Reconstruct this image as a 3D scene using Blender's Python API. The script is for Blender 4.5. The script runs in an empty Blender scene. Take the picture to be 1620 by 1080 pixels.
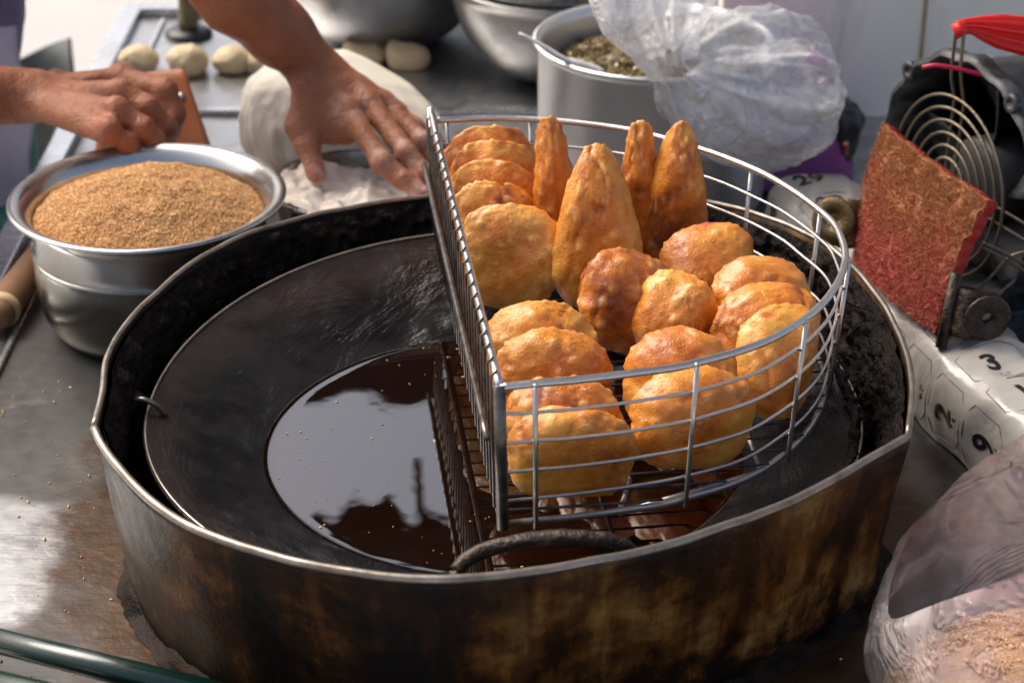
import bpy, bmesh, math, random
import numpy as np
from mathutils import Vector, Matrix

# ------------------------------------------------------------------ camera, sky, sun
SC = bpy.context.scene
COL = SC.collection
F_PX = 3240.0
PITCH = math.radians(27.3)
CAM = np.array([0.007, -1.522, 0.964])
cd = bpy.data.cameras.new("camera"); co = bpy.data.objects.new("camera", cd); COL.objects.link(co)
cd.lens = 36.0 * F_PX / 1620.0; cd.sensor_width = 36.0; cd.clip_end = 500; cd.clip_start = 0.02
co.location = CAM; co.rotation_euler = (math.pi / 2 - PITCH, 0, 0)
cd.dof.use_dof = True; cd.dof.focus_distance = 1.68; cd.dof.aperture_fstop = 7.0
SC.camera = co

SUN_AZ, SUN_EL = math.radians(-56), math.radians(52)      # measured from +Y towards +X
w = bpy.data.worlds.new("World"); SC.world = w; w.use_nodes = True
wn = w.node_tree.nodes; wl = w.node_tree.links
sky = wn.new("ShaderNodeTexSky"); sky.sky_type = 'NISHITA'; sky.sun_disc = False
sky.sun_elevation = SUN_EL; sky.sun_rotation = SUN_AZ; sky.air_density = 1.0; sky.dust_density = 8.5; sky.ozone_density = 1.0
bg = wn["Background"]; bg.inputs["Strength"].default_value = 0.15
wl.new(sky.outputs[0], bg.inputs[0])
sd = bpy.data.lights.new("sun", 'SUN'); so = bpy.data.objects.new("sun", sd); COL.objects.link(so)
sd.energy = 1.7; sd.angle = math.radians(45); sd.color = (1.0, 0.985, 0.96)
sdir = Vector((math.sin(SUN_AZ) * math.cos(SUN_EL), math.cos(SUN_AZ) * math.cos(SUN_EL), math.sin(SUN_EL)))
so.rotation_euler = sdir.to_track_quat('Z', 'Y').to_euler()
vs = SC.view_settings; vs.view_transform = 'Standard'; vs.look = 'None'; vs.gamma = 1.0; vs.use_curve_mapping = False
vs.exposure = 0.60
SC.cycles.use_denoising = True
SC.cycles.max_bounces = 10; SC.cycles.transparent_max_bounces = 16

# ------------------------------------------------------------------ pixel -> place
_R = np.array([1, 0, 0.]); _F = np.array([0, math.cos(PITCH), -math.sin(PITCH)]); _U = np.array([0, math.sin(PITCH), math.cos(PITCH)])
def ray(x, y): return _F * F_PX + _R * (x - 810) + _U * (540 - y)
def P(x, y, z):                      # where the pixel's ray meets height z
    d = ray(x, y); return CAM + d * ((z - CAM[2]) / d[2])
def PY(x, y, Y):                     # where it meets the upright plane at depth Y
    d = ray(x, y); return CAM + d * ((Y - CAM[1]) / d[1])
def scale_at(p): return F_PX / float(np.dot(np.array(p) - CAM, _F))

# ------------------------------------------------------------------ numeric noise
def _hash(ix, iy, iz, seed):
    h = (ix.astype(np.int64) * 374761393 + iy.astype(np.int64) * 668265263 + iz.astype(np.int64) * 2147483647 + seed * 1274126177) & 0xFFFFFFFF
    h = ((h ^ (h >> 13)) * 1274126177) & 0xFFFFFFFF
    h = ((h ^ (h >> 16)) * 2246822519) & 0xFFFFFFFF
    return ((h ^ (h >> 15)) & 0xFFFF) / 65535.0 * 2 - 1
def noise(p, freq=1.0, seed=0):
    q = np.asarray(p) * freq + 100.3; i = np.floor(q); f = q - i; f = f * f * f * (f * (f * 6 - 15) + 10); i = i.astype(np.int64)
    o = 0
    for dx in (0, 1):
        wx = f[:, 0] if dx else 1 - f[:, 0]
        for dy in (0, 1):
            wy = f[:, 1] if dy else 1 - f[:, 1]
            for dz in (0, 1):
                wz = f[:, 2] if dz else 1 - f[:, 2]
                o = o + wx * wy * wz * _hash(i[:, 0] + dx, i[:, 1] + dy, i[:, 2] + dz, seed)
    return o
def fbm(p, freq, seed=0, octv=4):
    a, s = 0, 1.0
    for k in range(octv):
        a = a + s * noise(p, freq * 2 ** k, seed + k * 17); s *= .5
    return a
def ridge(p, freq, seed=0, octv=3):
    a, s = 0, 1.0
    for k in range(octv):
        a = a + s * (1 - 2 * np.abs(noise(p, freq * 2 ** k, seed + 31 * k))); s *= .5
    return a

# ------------------------------------------------------------------ object helpers
def tag(o, label=None, cat=None, group=None, kind=None):
    if label: o["label"] = label
    if cat: o["category"] = cat
    if group: o["group"] = group
    if kind: o["kind"] = kind
    return o
def link(o, parent=None):
    COL.objects.link(o)
    if parent is not None:
        o.parent = parent
        ploc = parent.matrix_basis if parent.parent is None else parent.parent.matrix_basis @ parent.matrix_basis
        o.matrix_parent_inverse = ploc.inverted()
    return o
def empty(name, loc, label, cat, group=None):
    o = bpy.data.objects.new(name, None); o.location = loc; o.empty_display_size = .02
    COL.objects.link(o); return tag(o, label, cat, group)
def mesh_obj(name, verts, faces, mat, parent=None, smooth=True, attrs=None):
    me = bpy.data.meshes.new(name)
    verts = np.asarray(verts, dtype=np.float64)
    if len(set(map(len, faces))) == 1 and len(faces) > 500:
        fa = np.asarray(faces, dtype=np.int32); nf_, nk = fa.shape
        me.vertices.add(len(verts)); me.vertices.foreach_set("co", verts.astype(np.float32).ravel())
        me.loops.add(nf_ * nk); me.loops.foreach_set("vertex_index", fa.ravel())
        me.polygons.add(nf_); me.polygons.foreach_set("loop_start", np.arange(0, nf_ * nk, nk, dtype=np.int32))
        me.update(calc_edges=True); me.validate()
    else:
        me.from_pydata(verts.tolist(), [], [tuple(int(i) for i in f) for f in faces])
    if attrs:
        for k, v in attrs.items():
            a = me.attributes.new(k, 'FLOAT', 'POINT'); a.data.foreach_set("value", np.asarray(v, dtype=np.float32))
    me.polygons.foreach_set("use_smooth", [smooth] * len(me.polygons))
    if mat: me.materials.append(mat)
    me.update()
    return link(bpy.data.objects.new(name, me), parent)
def catmull(pts, n=8, closed=False):
    p = [np.array(q, float) for q in pts]; out = []; N = len(p)
    rng = range(N if closed else N - 1)
    for i in rng:
        p0 = p[(i - 1) % N] if closed or i > 0 else 2 * p[0] - p[1]
        p1 = p[i]; p2 = p[(i + 1) % N]
        p3 = p[(i + 2) % N] if closed or i + 2 < N else 2 * p[-1] - p[-2]
        for k in range(n):
            t = k / n
            out.append(.5 * (2 * p1 + (p2 - p0) * t + (2 * p0 - 5 * p1 + 4 * p2 - p3) * t * t + (3 * p1 - p0 - 3 * p2 + p3) * t ** 3))
    if not closed: out.append(p[-1])
    return np.array(out)
def tube_geo(path, rad, seg=8, closed=False, caps=True):
    path = np.asarray(path, float); n = len(path)
    r = np.full(n, rad) if np.isscalar(rad) else np.asarray(rad, float)
    tan = np.gradient(path, axis=0) if not closed else np.roll(path, -1, 0) - np.roll(path, 1, 0)
    tan /= np.linalg.norm(tan, axis=1)[:, None] + 1e-12
    up = np.array([0, 0, 1.]) if abs(tan[0][2]) < .9 else np.array([1., 0, 0])
    nrm = up - tan[0] * up.dot(tan[0]); nrm /= np.linalg.norm(nrm)
    V = []
    for i in range(n):
        nrm = nrm - tan[i] * nrm.dot(tan[i]); nrm /= np.linalg.norm(nrm) + 1e-12
        b = np.cross(tan[i], nrm)
        for k in range(seg):
            a = 2 * math.pi * k / seg
            V.append(path[i] + r[i] * (math.cos(a) * nrm + math.sin(a) * b))
    Fc = []
    for i in range(n if closed else n - 1):
        j = (i + 1) % n
        for k in range(seg):
            l = (k + 1) % seg
            Fc.append((i * seg + k, i * seg + l, j * seg + l, j * seg + k))
    if caps and not closed:
        Fc.append(tuple(range(seg - 1, -1, -1))); Fc.append(tuple((n - 1) * seg + k for k in range(seg)))
    return np.array(V), Fc
def tube(name, path, rad, mat, parent=None, seg=8, closed=False):
    v, f = tube_geo(path, rad, seg, closed); return mesh_obj(name, v, f, mat, parent)
def lathe_geo(prof, seg=64, c=(0, 0, 0)):
    prof = np.asarray(prof, float); V = []; Fc = []; n = len(prof)
    for (r, z) in prof:
        for k in range(seg):
            a = 2 * math.pi * k / seg; V.append((c[0] + r * math.cos(a), c[1] + r * math.sin(a), c[2] + z))
    for i in range(n - 1):
        for k in range(seg):
            l = (k + 1) % seg
            Fc.append((i * seg + k, i * seg + l, (i + 1) * seg + l, (i + 1) * seg + k))
    if prof[0][0] > 1e-6: Fc.append(tuple(range(seg - 1, -1, -1)))
    if prof[-1][0] > 1e-6: Fc.append(tuple((n - 1) * seg + k for k in range(seg)))
    return np.array(V), Fc
def lathe(name, prof, mat, parent=None, seg=64, c=(0, 0, 0)):
    v, f = lathe_geo(prof, seg, c); return mesh_obj(name, v, f, mat, parent)
def box_geo(lo, hi):
    x0, y0, z0 = lo; x1, y1, z1 = hi
    v = [(x0, y0, z0), (x1, y0, z0), (x1, y1, z0), (x0, y1, z0), (x0, y0, z1), (x1, y0, z1), (x1, y1, z1), (x0, y1, z1)]
    f = [(3, 2, 1, 0), (4, 5, 6, 7), (0, 1, 5, 4), (1, 2, 6, 5), (2, 3, 7, 6), (3, 0, 4, 7)]
    return np.array(v, float), f
def bevel_box(name, lo, hi, mat, parent=None, bev=.003, M=None):
    v, f = box_geo(lo, hi)
    if M is not None: v = (np.array(M)[:3, :3] @ v.T).T + np.array(M)[:3, 3]
    o = mesh_obj(name, v, f, mat, parent, smooth=False)
    bm = bmesh.new(); bm.from_mesh(o.data); bmesh.ops.bevel(bm, geom=bm.edges[:], offset=bev, segments=3, affect='EDGES', profile=.6)
    bm.to_mesh(o.data); bm.free(); return o
def grid_geo(nu, nv, fn):
    V = np.array([fn(i / (nu - 1), j / (nv - 1)) for j in range(nv) for i in range(nu)], float)
    Fc = [(j * nu + i, j * nu + i + 1, (j + 1) * nu + i + 1, (j + 1) * nu + i) for j in range(nv - 1) for i in range(nu - 1)]
    return V, Fc
def solid(o, t, offset=0):
    m = o.modifiers.new("thick", 'SOLIDIFY'); m.thickness = t; m.offset = offset; return o
def merge(parts):
    V = []; Fc = []; n = 0
    for v, f in parts:
        V.append(np.asarray(v)); Fc += [tuple(i + n for i in q) for q in f]; n += len(v)
    return np.concatenate(V), Fc
_ico = {}
def ico(sub):
    if sub not in _ico:
        bm = bmesh.new(); bmesh.ops.create_icosphere(bm, subdivisions=sub, radius=1)
        _ico[sub] = (np.array([v.co[:] for v in bm.verts]), [tuple(v.index for v in f.verts) for f in bm.faces]); bm.free()
    return _ico[sub]

# signed distance meshing, only near the surface
def sdf_mesh(fn, lo, hi, h, coarse=8):
    lo = np.array(lo, float); n = np.ceil((np.array(hi) - lo) / h).astype(int)
    nb = (n + coarse - 1) // coarse
    B = np.stack(np.meshgrid(*[np.arange(k) for k in nb], indexing='ij'), -1).reshape(-1, 3)
    d = fn(lo + (B * coarse + coarse / 2) * h)
    B = B[np.abs(d) < coarse * h * 1.05]
    loc = np.stack(np.meshgrid(*[np.arange(coarse)] * 3, indexing='ij'), -1).reshape(-1, 3)
    C = (B[:, None, :] * coarse + loc[None]).reshape(-1, 3)
    S = int(max(n) + coarse * 2 + 4)
    key = lambda c: (c[..., 0] * S + c[..., 1]) * S + c[..., 2]
    off = np.array([(a, b, c) for a in (0, 1) for b in (0, 1) for c in (0, 1)])
    ck = key(C[:, None, :] + off[None])
    uk, inv = np.unique(ck.ravel(), return_inverse=True)
    uc = np.stack([uk // (S * S), (uk // S) % S, uk % S], -1)
    val = fn(lo + uc * h)
    cv = val[inv].reshape(-1, 8)
    act = (cv.min(1) < 0) & (cv.max(1) >= 0)
    C = C[act]; cv = cv[act]
    acc = np.zeros((len(C), 3)); cnt = np.zeros(len(C))
    for a in range(8):
        for b in range(a + 1, 8):
            if np.abs(off[a] - off[b]).sum() != 1: continue
            va, vb = cv[:, a], cv[:, b]; m = (va < 0) != (vb < 0)
            t = va[m] / (va[m] - vb[m])
            acc[m] += off[a] + (off[b] - off[a]) * t[:, None]; cnt[m] += 1
    V = lo + (C + acc / cnt[:, None]) * h
    k = key(C); order = np.argsort(k); ks = k[order]
    def find(cc):
        q = key(cc); p = np.searchsorted(ks, q); p = np.clip(p, 0, len(ks) - 1); ok = ks[p] == q
        return np.where(ok, order[p], -1)
    Fc = []
    for ax, (u, v) in enumerate(((1, 2), (2, 0), (0, 1))):
        ib = [0, 0, 0]; ib[ax] = 1
        hi_i = ib[0] * 4 + ib[1] * 2 + ib[2]
        s0 = cv[:, 0] < 0; s1 = cv[:, hi_i] < 0; m = np.where(s0 != s1)[0]
        eu = np.zeros(3, int); eu[u] = 1; ev = np.zeros(3, int); ev[v] = 1
        c0 = C[m]; a = m; b = find(c0 - eu); c = find(c0 - eu - ev); dd = find(c0 - ev)
        ok = (b >= 0) & (c >= 0) & (dd >= 0); q = np.stack([a, b, c, dd], -1)[ok]; fl = s0[m][ok]
        q[~fl] = q[~fl][:, ::-1]
        Fc.append(q)
    return V, np.concatenate(Fc)
def cap(p, a, b, ra, rb):
    a = np.array(a, float); b = np.array(b, float); ab = b - a; t = np.clip(((p - a) @ ab) / (ab @ ab + 1e-12), 0, 1)
    return np.linalg.norm(p - a - t[:, None] * ab, axis=1) - (ra + (rb - ra) * t)
def smin(a, b, k):
    hh = np.clip(.5 + .5 * (b - a) / k, 0, 1); return b + (a - b) * hh - k * hh * (1 - hh)
def ell(p, c, r, Rm=None):
    q = p - np.array(c, float)
    if Rm is not None: q = q @ Rm
    r = np.array(r, float); k0 = np.linalg.norm(q / r, axis=1); k1 = np.linalg.norm(q / (r * r), axis=1)
    return k0 * (k0 - 1) / (k1 + 1e-9)

# ------------------------------------------------------------------ materials
class M_:
    def __init__(s, name):
        s.m = bpy.data.materials.new(name); s.m.use_nodes = True; s.n = s.m.node_tree.nodes; s.l = s.m.node_tree.links
        s.b = s.n["Principled BSDF"]; s.tc = s.n.new("ShaderNodeTexCoord")
    def set(s, **k):
        for a, v in k.items():
            i = s.b.inputs[a.replace("_", " ")]
            if hasattr(v, "is_linked") or isinstance(v, bpy.types.NodeSocket): s.l.new(v, i)
            else: i.default_value = v if not (isinstance(v, tuple) and len(v) == 3) else (*v, 1) if i.type == 'RGBA' else v
        return s
    def mapped(s, sc=(1, 1, 1), rot=(0, 0, 0), loc=(0, 0, 0), src=None):
        mp = s.n.new("ShaderNodeMapping"); mp.inputs["Scale"].default_value = sc; mp.inputs["Rotation"].default_value = rot; mp.inputs["Location"].default_value = loc
        s.l.new(src or s.tc.outputs["Object"], mp.inputs[0]); return mp.outputs[0]
    def noise(s, scale=10, detail=4, rough=.55, dist=0, vec=None):
        t = s.n.new("ShaderNodeTexNoise"); t.inputs["Scale"].default_value = scale; t.inputs["Detail"].default_value = detail
        t.inputs["Roughness"].default_value = rough; t.inputs["Distortion"].default_value = dist
        s.l.new(vec or s.tc.outputs["Object"], t.inputs["Vector"]); return t.outputs["Fac"]
    def voro(s, scale=50, feat='F1', vec=None):
        t = s.n.new("ShaderNodeTexVoronoi"); t.inputs["Scale"].default_value = scale; t.feature = feat
        s.l.new(vec or s.tc.outputs["Object"], t.inputs["Vector"]); return t.outputs["Distance"]
    def ramp(s, fac, stops, interp='LINEAR'):
        r = s.n.new("ShaderNodeValToRGB"); r.color_ramp.interpolation = interp; e = r.color_ramp.elements
        while len(e) < len(stops): e.new(.5)
        for k, (p, c) in enumerate(stops):
            e[k].position = p; e[k].color = (*c, 1) if isinstance(c, tuple) else (c, c, c, 1)
        s.l.new(fac, r.inputs[0]); return r.outputs[0]
    def mix(s, fac, a, b, mode='MIX'):
        x = s.n.new("ShaderNodeMix"); x.data_type = 'RGBA'; x.blend_type = mode
        for i, v in ((0, fac), (6, a), (7, b)):
            if isinstance(v, bpy.types.NodeSocket): s.l.new(v, x.inputs[i])
            elif i == 0: x.inputs[0].default_value = v
            else: x.inputs[i].default_value = (*v, 1)
        return x.outputs[2]
    def math(s, op, a, b=0.0, clamp=False):
        x = s.n.new("ShaderNodeMath"); x.operation = op; x.use_clamp = clamp
        for i, v in ((0, a), (1, b)):
            if isinstance(v, bpy.types.NodeSocket): s.l.new(v, x.inputs[i])
            else: x.inputs[i].default_value = v
        return x.outputs[0]
    def attr(s, name):
        a = s.n.new("ShaderNodeAttribute"); a.attribute_name = name; return a.outputs["Fac"]
    def sep(s, vec=None):
        x = s.n.new("ShaderNodeSeparateXYZ"); s.l.new(vec or s.tc.outputs["Object"], x.inputs[0]); return x.outputs
    def bump(s, h, strength=.3, dist=.002, prev=None):
        b = s.n.new("ShaderNodeBump"); b.inputs["Strength"].default_value = strength; b.inputs["Distance"].default_value = dist
        s.l.new(h, b.inputs["Height"])
        if prev: s.l.new(prev, b.inputs["Normal"])
        s.l.new(b.outputs[0], s.b.inputs["Normal"]); return b.outputs[0]

def mat_steel(name, col=(.62, .61, .6), rough=.28, grime=.5, gcol=(.09, .07, .05), scale=14, metal=1.0, bstr=.08):
    k = M_(name); n1 = k.noise(scale, 6, .62); n2 = k.noise(scale * 7, 3)
    g = k.ramp(n1, [(.48 - .2 * grime, 0.0), (.78 - .12 * grime, 1.0)])
    g = k.math('MULTIPLY', g, grime, True)
    k.set(Base_Color=k.mix(g, col, gcol), Metallic=k.math('SUBTRACT', metal, k.math('MULTIPLY', g, .55)),
          Roughness=k.math('ADD', k.math('MULTIPLY', n2, .22), rough - .1))
    k.bump(k.noise(scale * 20, 3), bstr, .001); return k.m

def make_materials():
    M = {}
    # work table: worn steel with greasy brown film and cleaner patches
    k = M_("table_steel"); n1 = k.noise(5.5, 7, .6, .3); n2 = k.noise(60, 4); x, y, z = k.sep()
    dx = k.math('MULTIPLY', x, 1); r2 = k.math('SQRT', k.math('ADD', k.math('MULTIPLY', dx, dx), k.math('MULTIPLY', y, y)))
    rn = k.math('ADD', r2, k.math('MULTIPLY', k.math('SUBTRACT', k.noise(11, 5), .5), .22))
    goo = k.ramp(rn, [(.36, 1.0), (.43, 0.0)])
    # grease film over the cooking end of the table, scrubbed off where things stood
    film = k.ramp(k.math('SUBTRACT', k.math('ADD', n1, .22), k.math('MULTIPLY', k.math('ABSOLUTE', k.math('SUBTRACT', y, .1)), .45)), [(.36, 0.0), (.52, 1.0)])
    wx = k.math('ADD', x, k.math('MULTIPLY', k.math('SUBTRACT', k.noise(14, 4), .5), .05)); wy = k.math('ADD', y, k.math('MULTIPLY', k.math('SUBTRACT', k.noise(15, 4), .5), .05))
    pat = k.math('MULTIPLY', k.ramp(k.math('ABSOLUTE', k.math('ADD', wx, .455)), [(.068, 1.0), (.080, 0.0)]), k.ramp(k.math('ABSOLUTE', k.math('ADD', wy, .055)), [(.085, 1.0), (.10, 0.0)]))
    film = k.math('MULTIPLY', film, k.math('SUBTRACT', 1.0, k.math('MULTIPLY', pat, .85)))
    fcol = k.mix(k.noise(9, 5), (.028, .028, .028), (.095, .086, .076))
    c = k.mix(k.math('MULTIPLY', film, .93), (.44, .445, .45), fcol)
    c = k.mix(goo, c, k.mix(k.noise(25, 5), (.008, .006, .005), (.10, .05, .018)))
    k.set(Base_Color=c, Metallic=k.math('SUBTRACT', .95, k.math('MULTIPLY', film, .45)),
          Roughness=k.math('ADD', .20, k.math('MULTIPLY', n2, .3)))
    scr = k.noise(18, 4, .6, 0, k.mapped((1, 14, 1), (0, 0, .4)))
    b = k.bump(scr, .12, .001); k.bump(k.math('MULTIPLY', goo, k.noise(45, 4)), .35, .004, b); M['table'] = k.m

    M['steel'] = mat_steel("basin_steel", (.54, .53, .51), .24, .7, (.08, .068, .055), 9)
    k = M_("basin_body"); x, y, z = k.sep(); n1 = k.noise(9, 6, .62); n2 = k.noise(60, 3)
    table_refl = k.ramp(k.math('ADD', z, k.math('MULTIPLY', k.math('SUBTRACT', n1, .5), .05)), [(.070, .95), (.125, .15)])  # reflection of the dark table painted into the lower body colour
    k.set(Base_Color=k.mix(table_refl, (.56, .55, .53), k.mix(n1, (.035, .040, .030), (.12, .11, .085))), Metallic=.95, Roughness=k.math('ADD', .14, k.math('MULTIPLY', n2, .2))); k.bump(k.noise(180, 3), .06, .001); M['basin'] = k.m
    M['steel_bright'] = mat_steel("bright_steel", (.72, .72, .72), .25, .3, (.2, .18, .16), 12)
    M['steel_dark'] = mat_steel("dull_steel", (.42, .41, .40), .34, .6, (.05, .045, .04), 10)
    M['alu'] = mat_steel("aluminium", (.74, .74, .75), .42, .25, (.25, .23, .2), 10, .9)
    M['rim_steel'] = mat_steel("worn_rim", (.42, .38, .33), .34, .85, (.07, .045, .025), 30)
    # basket wire: bright on top, burnt and greasy towards the bottom and the corner post
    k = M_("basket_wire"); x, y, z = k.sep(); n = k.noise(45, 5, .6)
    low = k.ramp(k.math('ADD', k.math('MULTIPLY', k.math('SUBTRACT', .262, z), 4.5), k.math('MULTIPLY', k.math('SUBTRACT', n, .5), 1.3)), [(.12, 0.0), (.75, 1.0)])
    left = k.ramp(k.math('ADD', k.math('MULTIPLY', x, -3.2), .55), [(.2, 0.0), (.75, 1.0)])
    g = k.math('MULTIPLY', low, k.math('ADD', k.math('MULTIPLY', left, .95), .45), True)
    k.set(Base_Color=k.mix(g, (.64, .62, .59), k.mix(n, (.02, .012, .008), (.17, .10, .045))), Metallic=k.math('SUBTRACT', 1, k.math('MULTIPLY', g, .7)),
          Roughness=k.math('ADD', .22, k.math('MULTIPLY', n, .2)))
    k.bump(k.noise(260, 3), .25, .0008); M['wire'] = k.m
    M['wire_dark'] = mat_steel('burnt_wire', (.20, .185, .17), .3, .95, (.018, .011, .007), 55, .9)
    # wok
    k = M_("wok_iron"); st = k.noise(9, 6, .65, .8, k.mapped((1, .35, 3), (0, 0, .75))); n = k.noise(16, 5, .6); fi = k.noise(240, 3)
    c = k.mix(n, (.003, .003, .004), (.010, .010, .012))
    x, y, z = k.sep(); rimm = k.ramp(k.math('ADD', z, k.math('MULTIPLY', k.math('SUBTRACT', n, .5), .03)), [(.098, 0.0), (.122, 1.0)])
    c = k.mix(k.math('MULTIPLY', rimm, .5), c, (.06, .04, .032))
    k.set(Base_Color=c, Metallic=.0, Roughness=k.math('ADD', .14, k.math('MULTIPLY', n, .40)), Specular_IOR_Level=.34)
    msk = k.ramp(k.noise(6.5, 3), [(.42, .0), (.62, 1.0)])
    b = k.bump(k.math('MULTIPLY', st, msk), 1.0, .010); b = k.bump(n, .5, .004, b); k.bump(fi, .35, .0012, b); M['wok'] = k.m
    # oil
    k = M_("old_oil"); k.set(Base_Color=(.006, .002, .001), Roughness=.015, IOR=1.75, Coat_Weight=.9, Coat_Roughness=.01)
    k.bump(k.noise(22, 2, .4), .05, .004); M['oil'] = k.m
    # stove ring outside: burnt lacquered steel
    k = M_("burnt_steel"); n = k.noise(7.5, 7, .62, .4); n2 = k.noise(38, 6, .7); x, y, z = k.sep()
    xr = k.math('ADD', k.math('MULTIPLY', x, .5), -.42)
    strk = k.noise(34, 5, .65, .2, k.mapped((1, 1, .07)))
    tone = k.math('ADD', k.math('ADD', k.math('MULTIPLY', n, 1.9), xr), k.math('ADD', k.math('MULTIPLY', n2, .32), k.math('MULTIPLY', strk, .75))); tone = k.math('SUBTRACT', tone, .57)
    c = k.ramp(tone, [(.30, (.003, .002, .0015)), (.50, (.022, .008, .002)), (.64, (.085, .032, .006)), (.80, (.19, .10, .026)), (.97, (.30, .20, .075))])
    soot = k.ramp(k.math('ADD', k.math('MULTIPLY', z, 4.5), k.math('MULTIPLY', k.math('SUBTRACT', n2, .5), 1.2)), [(.0, 1.0), (.25, 0.0), (.52, 0.0), (.85, .75)])
    c = k.mix(soot, c, (.010, .007, .005))
    k.set(Base_Color=c, Metallic=.08, Roughness=k.math('ADD', .2, k.math('MULTIPLY', n2, .5)), Specular_IOR_Level=.16)
    b = k.bump(n2, .5, .003); k.bump(k.noise(300, 3, .6), .4, .0012, b); M['burnt'] = k.m
    # crust
    k = M_("carbon_crust"); n = k.noise(30, 6, .7); v = k.noise(170, 4, .7)
    c = k.ramp(n, [(.40, (.003, .0025, .0025)), (.60, (.012, .007, .0045)), (.76, (.075, .036, .016))])
    k.set(Base_Color=c, Roughness=k.math('ADD', .12, k.math('MULTIPLY', v, .6)), Specular_IOR_Level=.18)
    k.bump(v, .9, .006); M['crust'] = k.m
    k = M_('burnt_tar'); n = k.noise(60, 5, .65); k.set(Base_Color=k.ramp(n, [(.4, (.003, .002, .002)), (.7, (.03, .014, .006))]), Roughness=k.math('ADD', .3, k.math('MULTIPLY', n, .5)), Specular_IOR_Level=.10); k.bump(n, .8, .005); M['tar'] = k.m
    # fried dough
    k = M_("fried_dough"); h = k.attr("bump"); t = k.attr("tone"); n = k.noise(17, 6, .62); n2 = k.noise(120, 4, .6)
    mixv = k.math('ADD', k.math('ADD', k.math('MULTIPLY', h, .22), k.math('MULTIPLY', k.math('SUBTRACT', n, .24), 1.45)), k.math('ADD', k.math('MULTIPLY', k.math('SUBTRACT', n2, .5), .35), t))
    c = k.ramp(mixv, [(.14, (.18, .040, .005)), (.34, (.42, .108, .009)), (.56, (.60, .195, .019)), (.78, (.71, .315, .045)), (1.0, (.83, .51, .16))])
    bl = k.attr('blister'); c = k.mix(k.math('MULTIPLY', bl, .42, True), c, (.84, .50, .17))
    sp = k.ramp(k.voro(95), [(.10, 1.0), (.24, 0.0)]); c = k.mix(k.math('MULTIPLY', k.math('MULTIPLY', sp, k.ramp(k.noise(30, 3), [(.5, 0.0), (.66, 1.0)])), .65), c, (.20, .045, .008))
    pk = k.ramp(k.math('ADD', k.attr('pink'), k.math('MULTIPLY', k.math('SUBTRACT', n2, .5), .9)), [(.45, 0.0), (.8, .7)]); c = k.mix(pk, c, (.55, .05, .05))
    k.set(Base_Color=c, Roughness=k.math('ADD', .26, k.math('MULTIPLY', n2, .3)), Specular_IOR_Level=.5, Coat_Weight=.22, Coat_Roughness=.2,
          Subsurface_Weight=.06, Subsurface_Radius=(.005, .002, .001), Subsurface_Scale=1.0)
    b = k.bump(k.noise(130, 6, .62), .36, .0034); b = k.bump(k.noise(420, 3, .6), .3, .0014, b); k.bump(k.ramp(k.voro(210), [(0.0, 1.0), (.30, 0.0)]), .4, .0011, b); M['dough_fried'] = k.m
    k = M_("pink_filling"); k.set(Base_Color=(.62, .03, .06), Roughness=.4); k.bump(k.noise(200), .4, .002); M['pink'] = k.m
    # raw dough, flour
    k = M_("raw_dough"); n = k.noise(14, 4); k.set(Base_Color=k.mix(n, (.50, .37, .20), (.66, .53, .33)), Roughness=.55, Subsurface_Weight=.15, Subsurface_Radius=(.01, .006, .003)); k.bump(k.noise(60), .2, .002); M['dough'] = k.m
    k = M_("white_dough"); n = k.noise(12, 4); k.set(Base_Color=k.mix(n, (.84, .75, .59), (.92, .86, .73)), Roughness=.6, Subsurface_Weight=.15, Subsurface_Radius=(.012, .008, .005)); k.bump(k.noise(16, 4, .6, .5, k.mapped((1, 5, 1), (0, 0, .5))), .35, .006); M['white_dough'] = k.m
    k = M_("flour"); k.set(Base_Color=k.mix(k.noise(22, 4), (.74, .62, .50), (.84, .77, .68)), Roughness=.9); k.bump(k.noise(90, 5, .7), .7, .004); M['flour'] = k.m
    # crumbs
    k = M_("crumbs"); oi = k.n.new("ShaderNodeNewGeometry"); n = k.noise(300, 2)
    rp = k.ramp(oi.outputs["Random Per Island"], [(0, (.48, .215, .068)), (.5, (.68, .375, .145)), (1, (.80, .54, .26))])
    k.set(Base_Color=rp, Roughness=.75, Subsurface_Weight=.05); M['crumbs'] = k.m
    k = M_("crumb_bed"); k.set(Base_Color=k.mix(k.noise(160, 4), (.42, .19, .06), (.64, .36, .14)), Roughness=.85); k.bump(k.noise(300, 3, .7), .9, .004); M['crumb_bed'] = k.m
    k = M_("filling"); oi = k.n.new("ShaderNodeNewGeometry")
    k.set(Base_Color=k.ramp(oi.outputs["Random Per Island"], [(0, (.05, .032, .012)), (.5, (.15, .10, .035)), (.85, (.26, .19, .07)), (1, (.12, .13, .04))]), Roughness=.35); M['filling'] = k.m
    # skin
    k = M_("skin"); rd = k.attr("red"); n = k.noise(26, 5, .6); n2 = k.noise(190, 4, .6)
    c = k.mix(n, (.20, .066, .028), (.42, .165, .085)); c = k.mix(k.math('MULTIPLY', rd, .75, True), c, (.50, .175, .13))
    fl = k.attr("flour"); c = k.mix(k.math('MULTIPLY', fl, k.ramp(k.noise(55, 5), [(.4, 0.0), (.7, 1.0)]), True), c, (.75, .66, .56))
    k.set(Base_Color=c, Roughness=k.math('ADD', .36, k.math('MULTIPLY', n2, .26)), Subsurface_Weight=.2, Subsurface_Radius=(.010, .004, .002), Specular_IOR_Level=.38)
    b = k.bump(k.noise(70, 4, .6, .8), .6, .004); k.bump(k.voro(360), .5, .0016, b); M['skin'] = k.m
    k = M_("nail"); k.set(Base_Color=(.62, .36, .28), Roughness=.25, Coat_Weight=.4); M['nail'] = k.m
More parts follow.
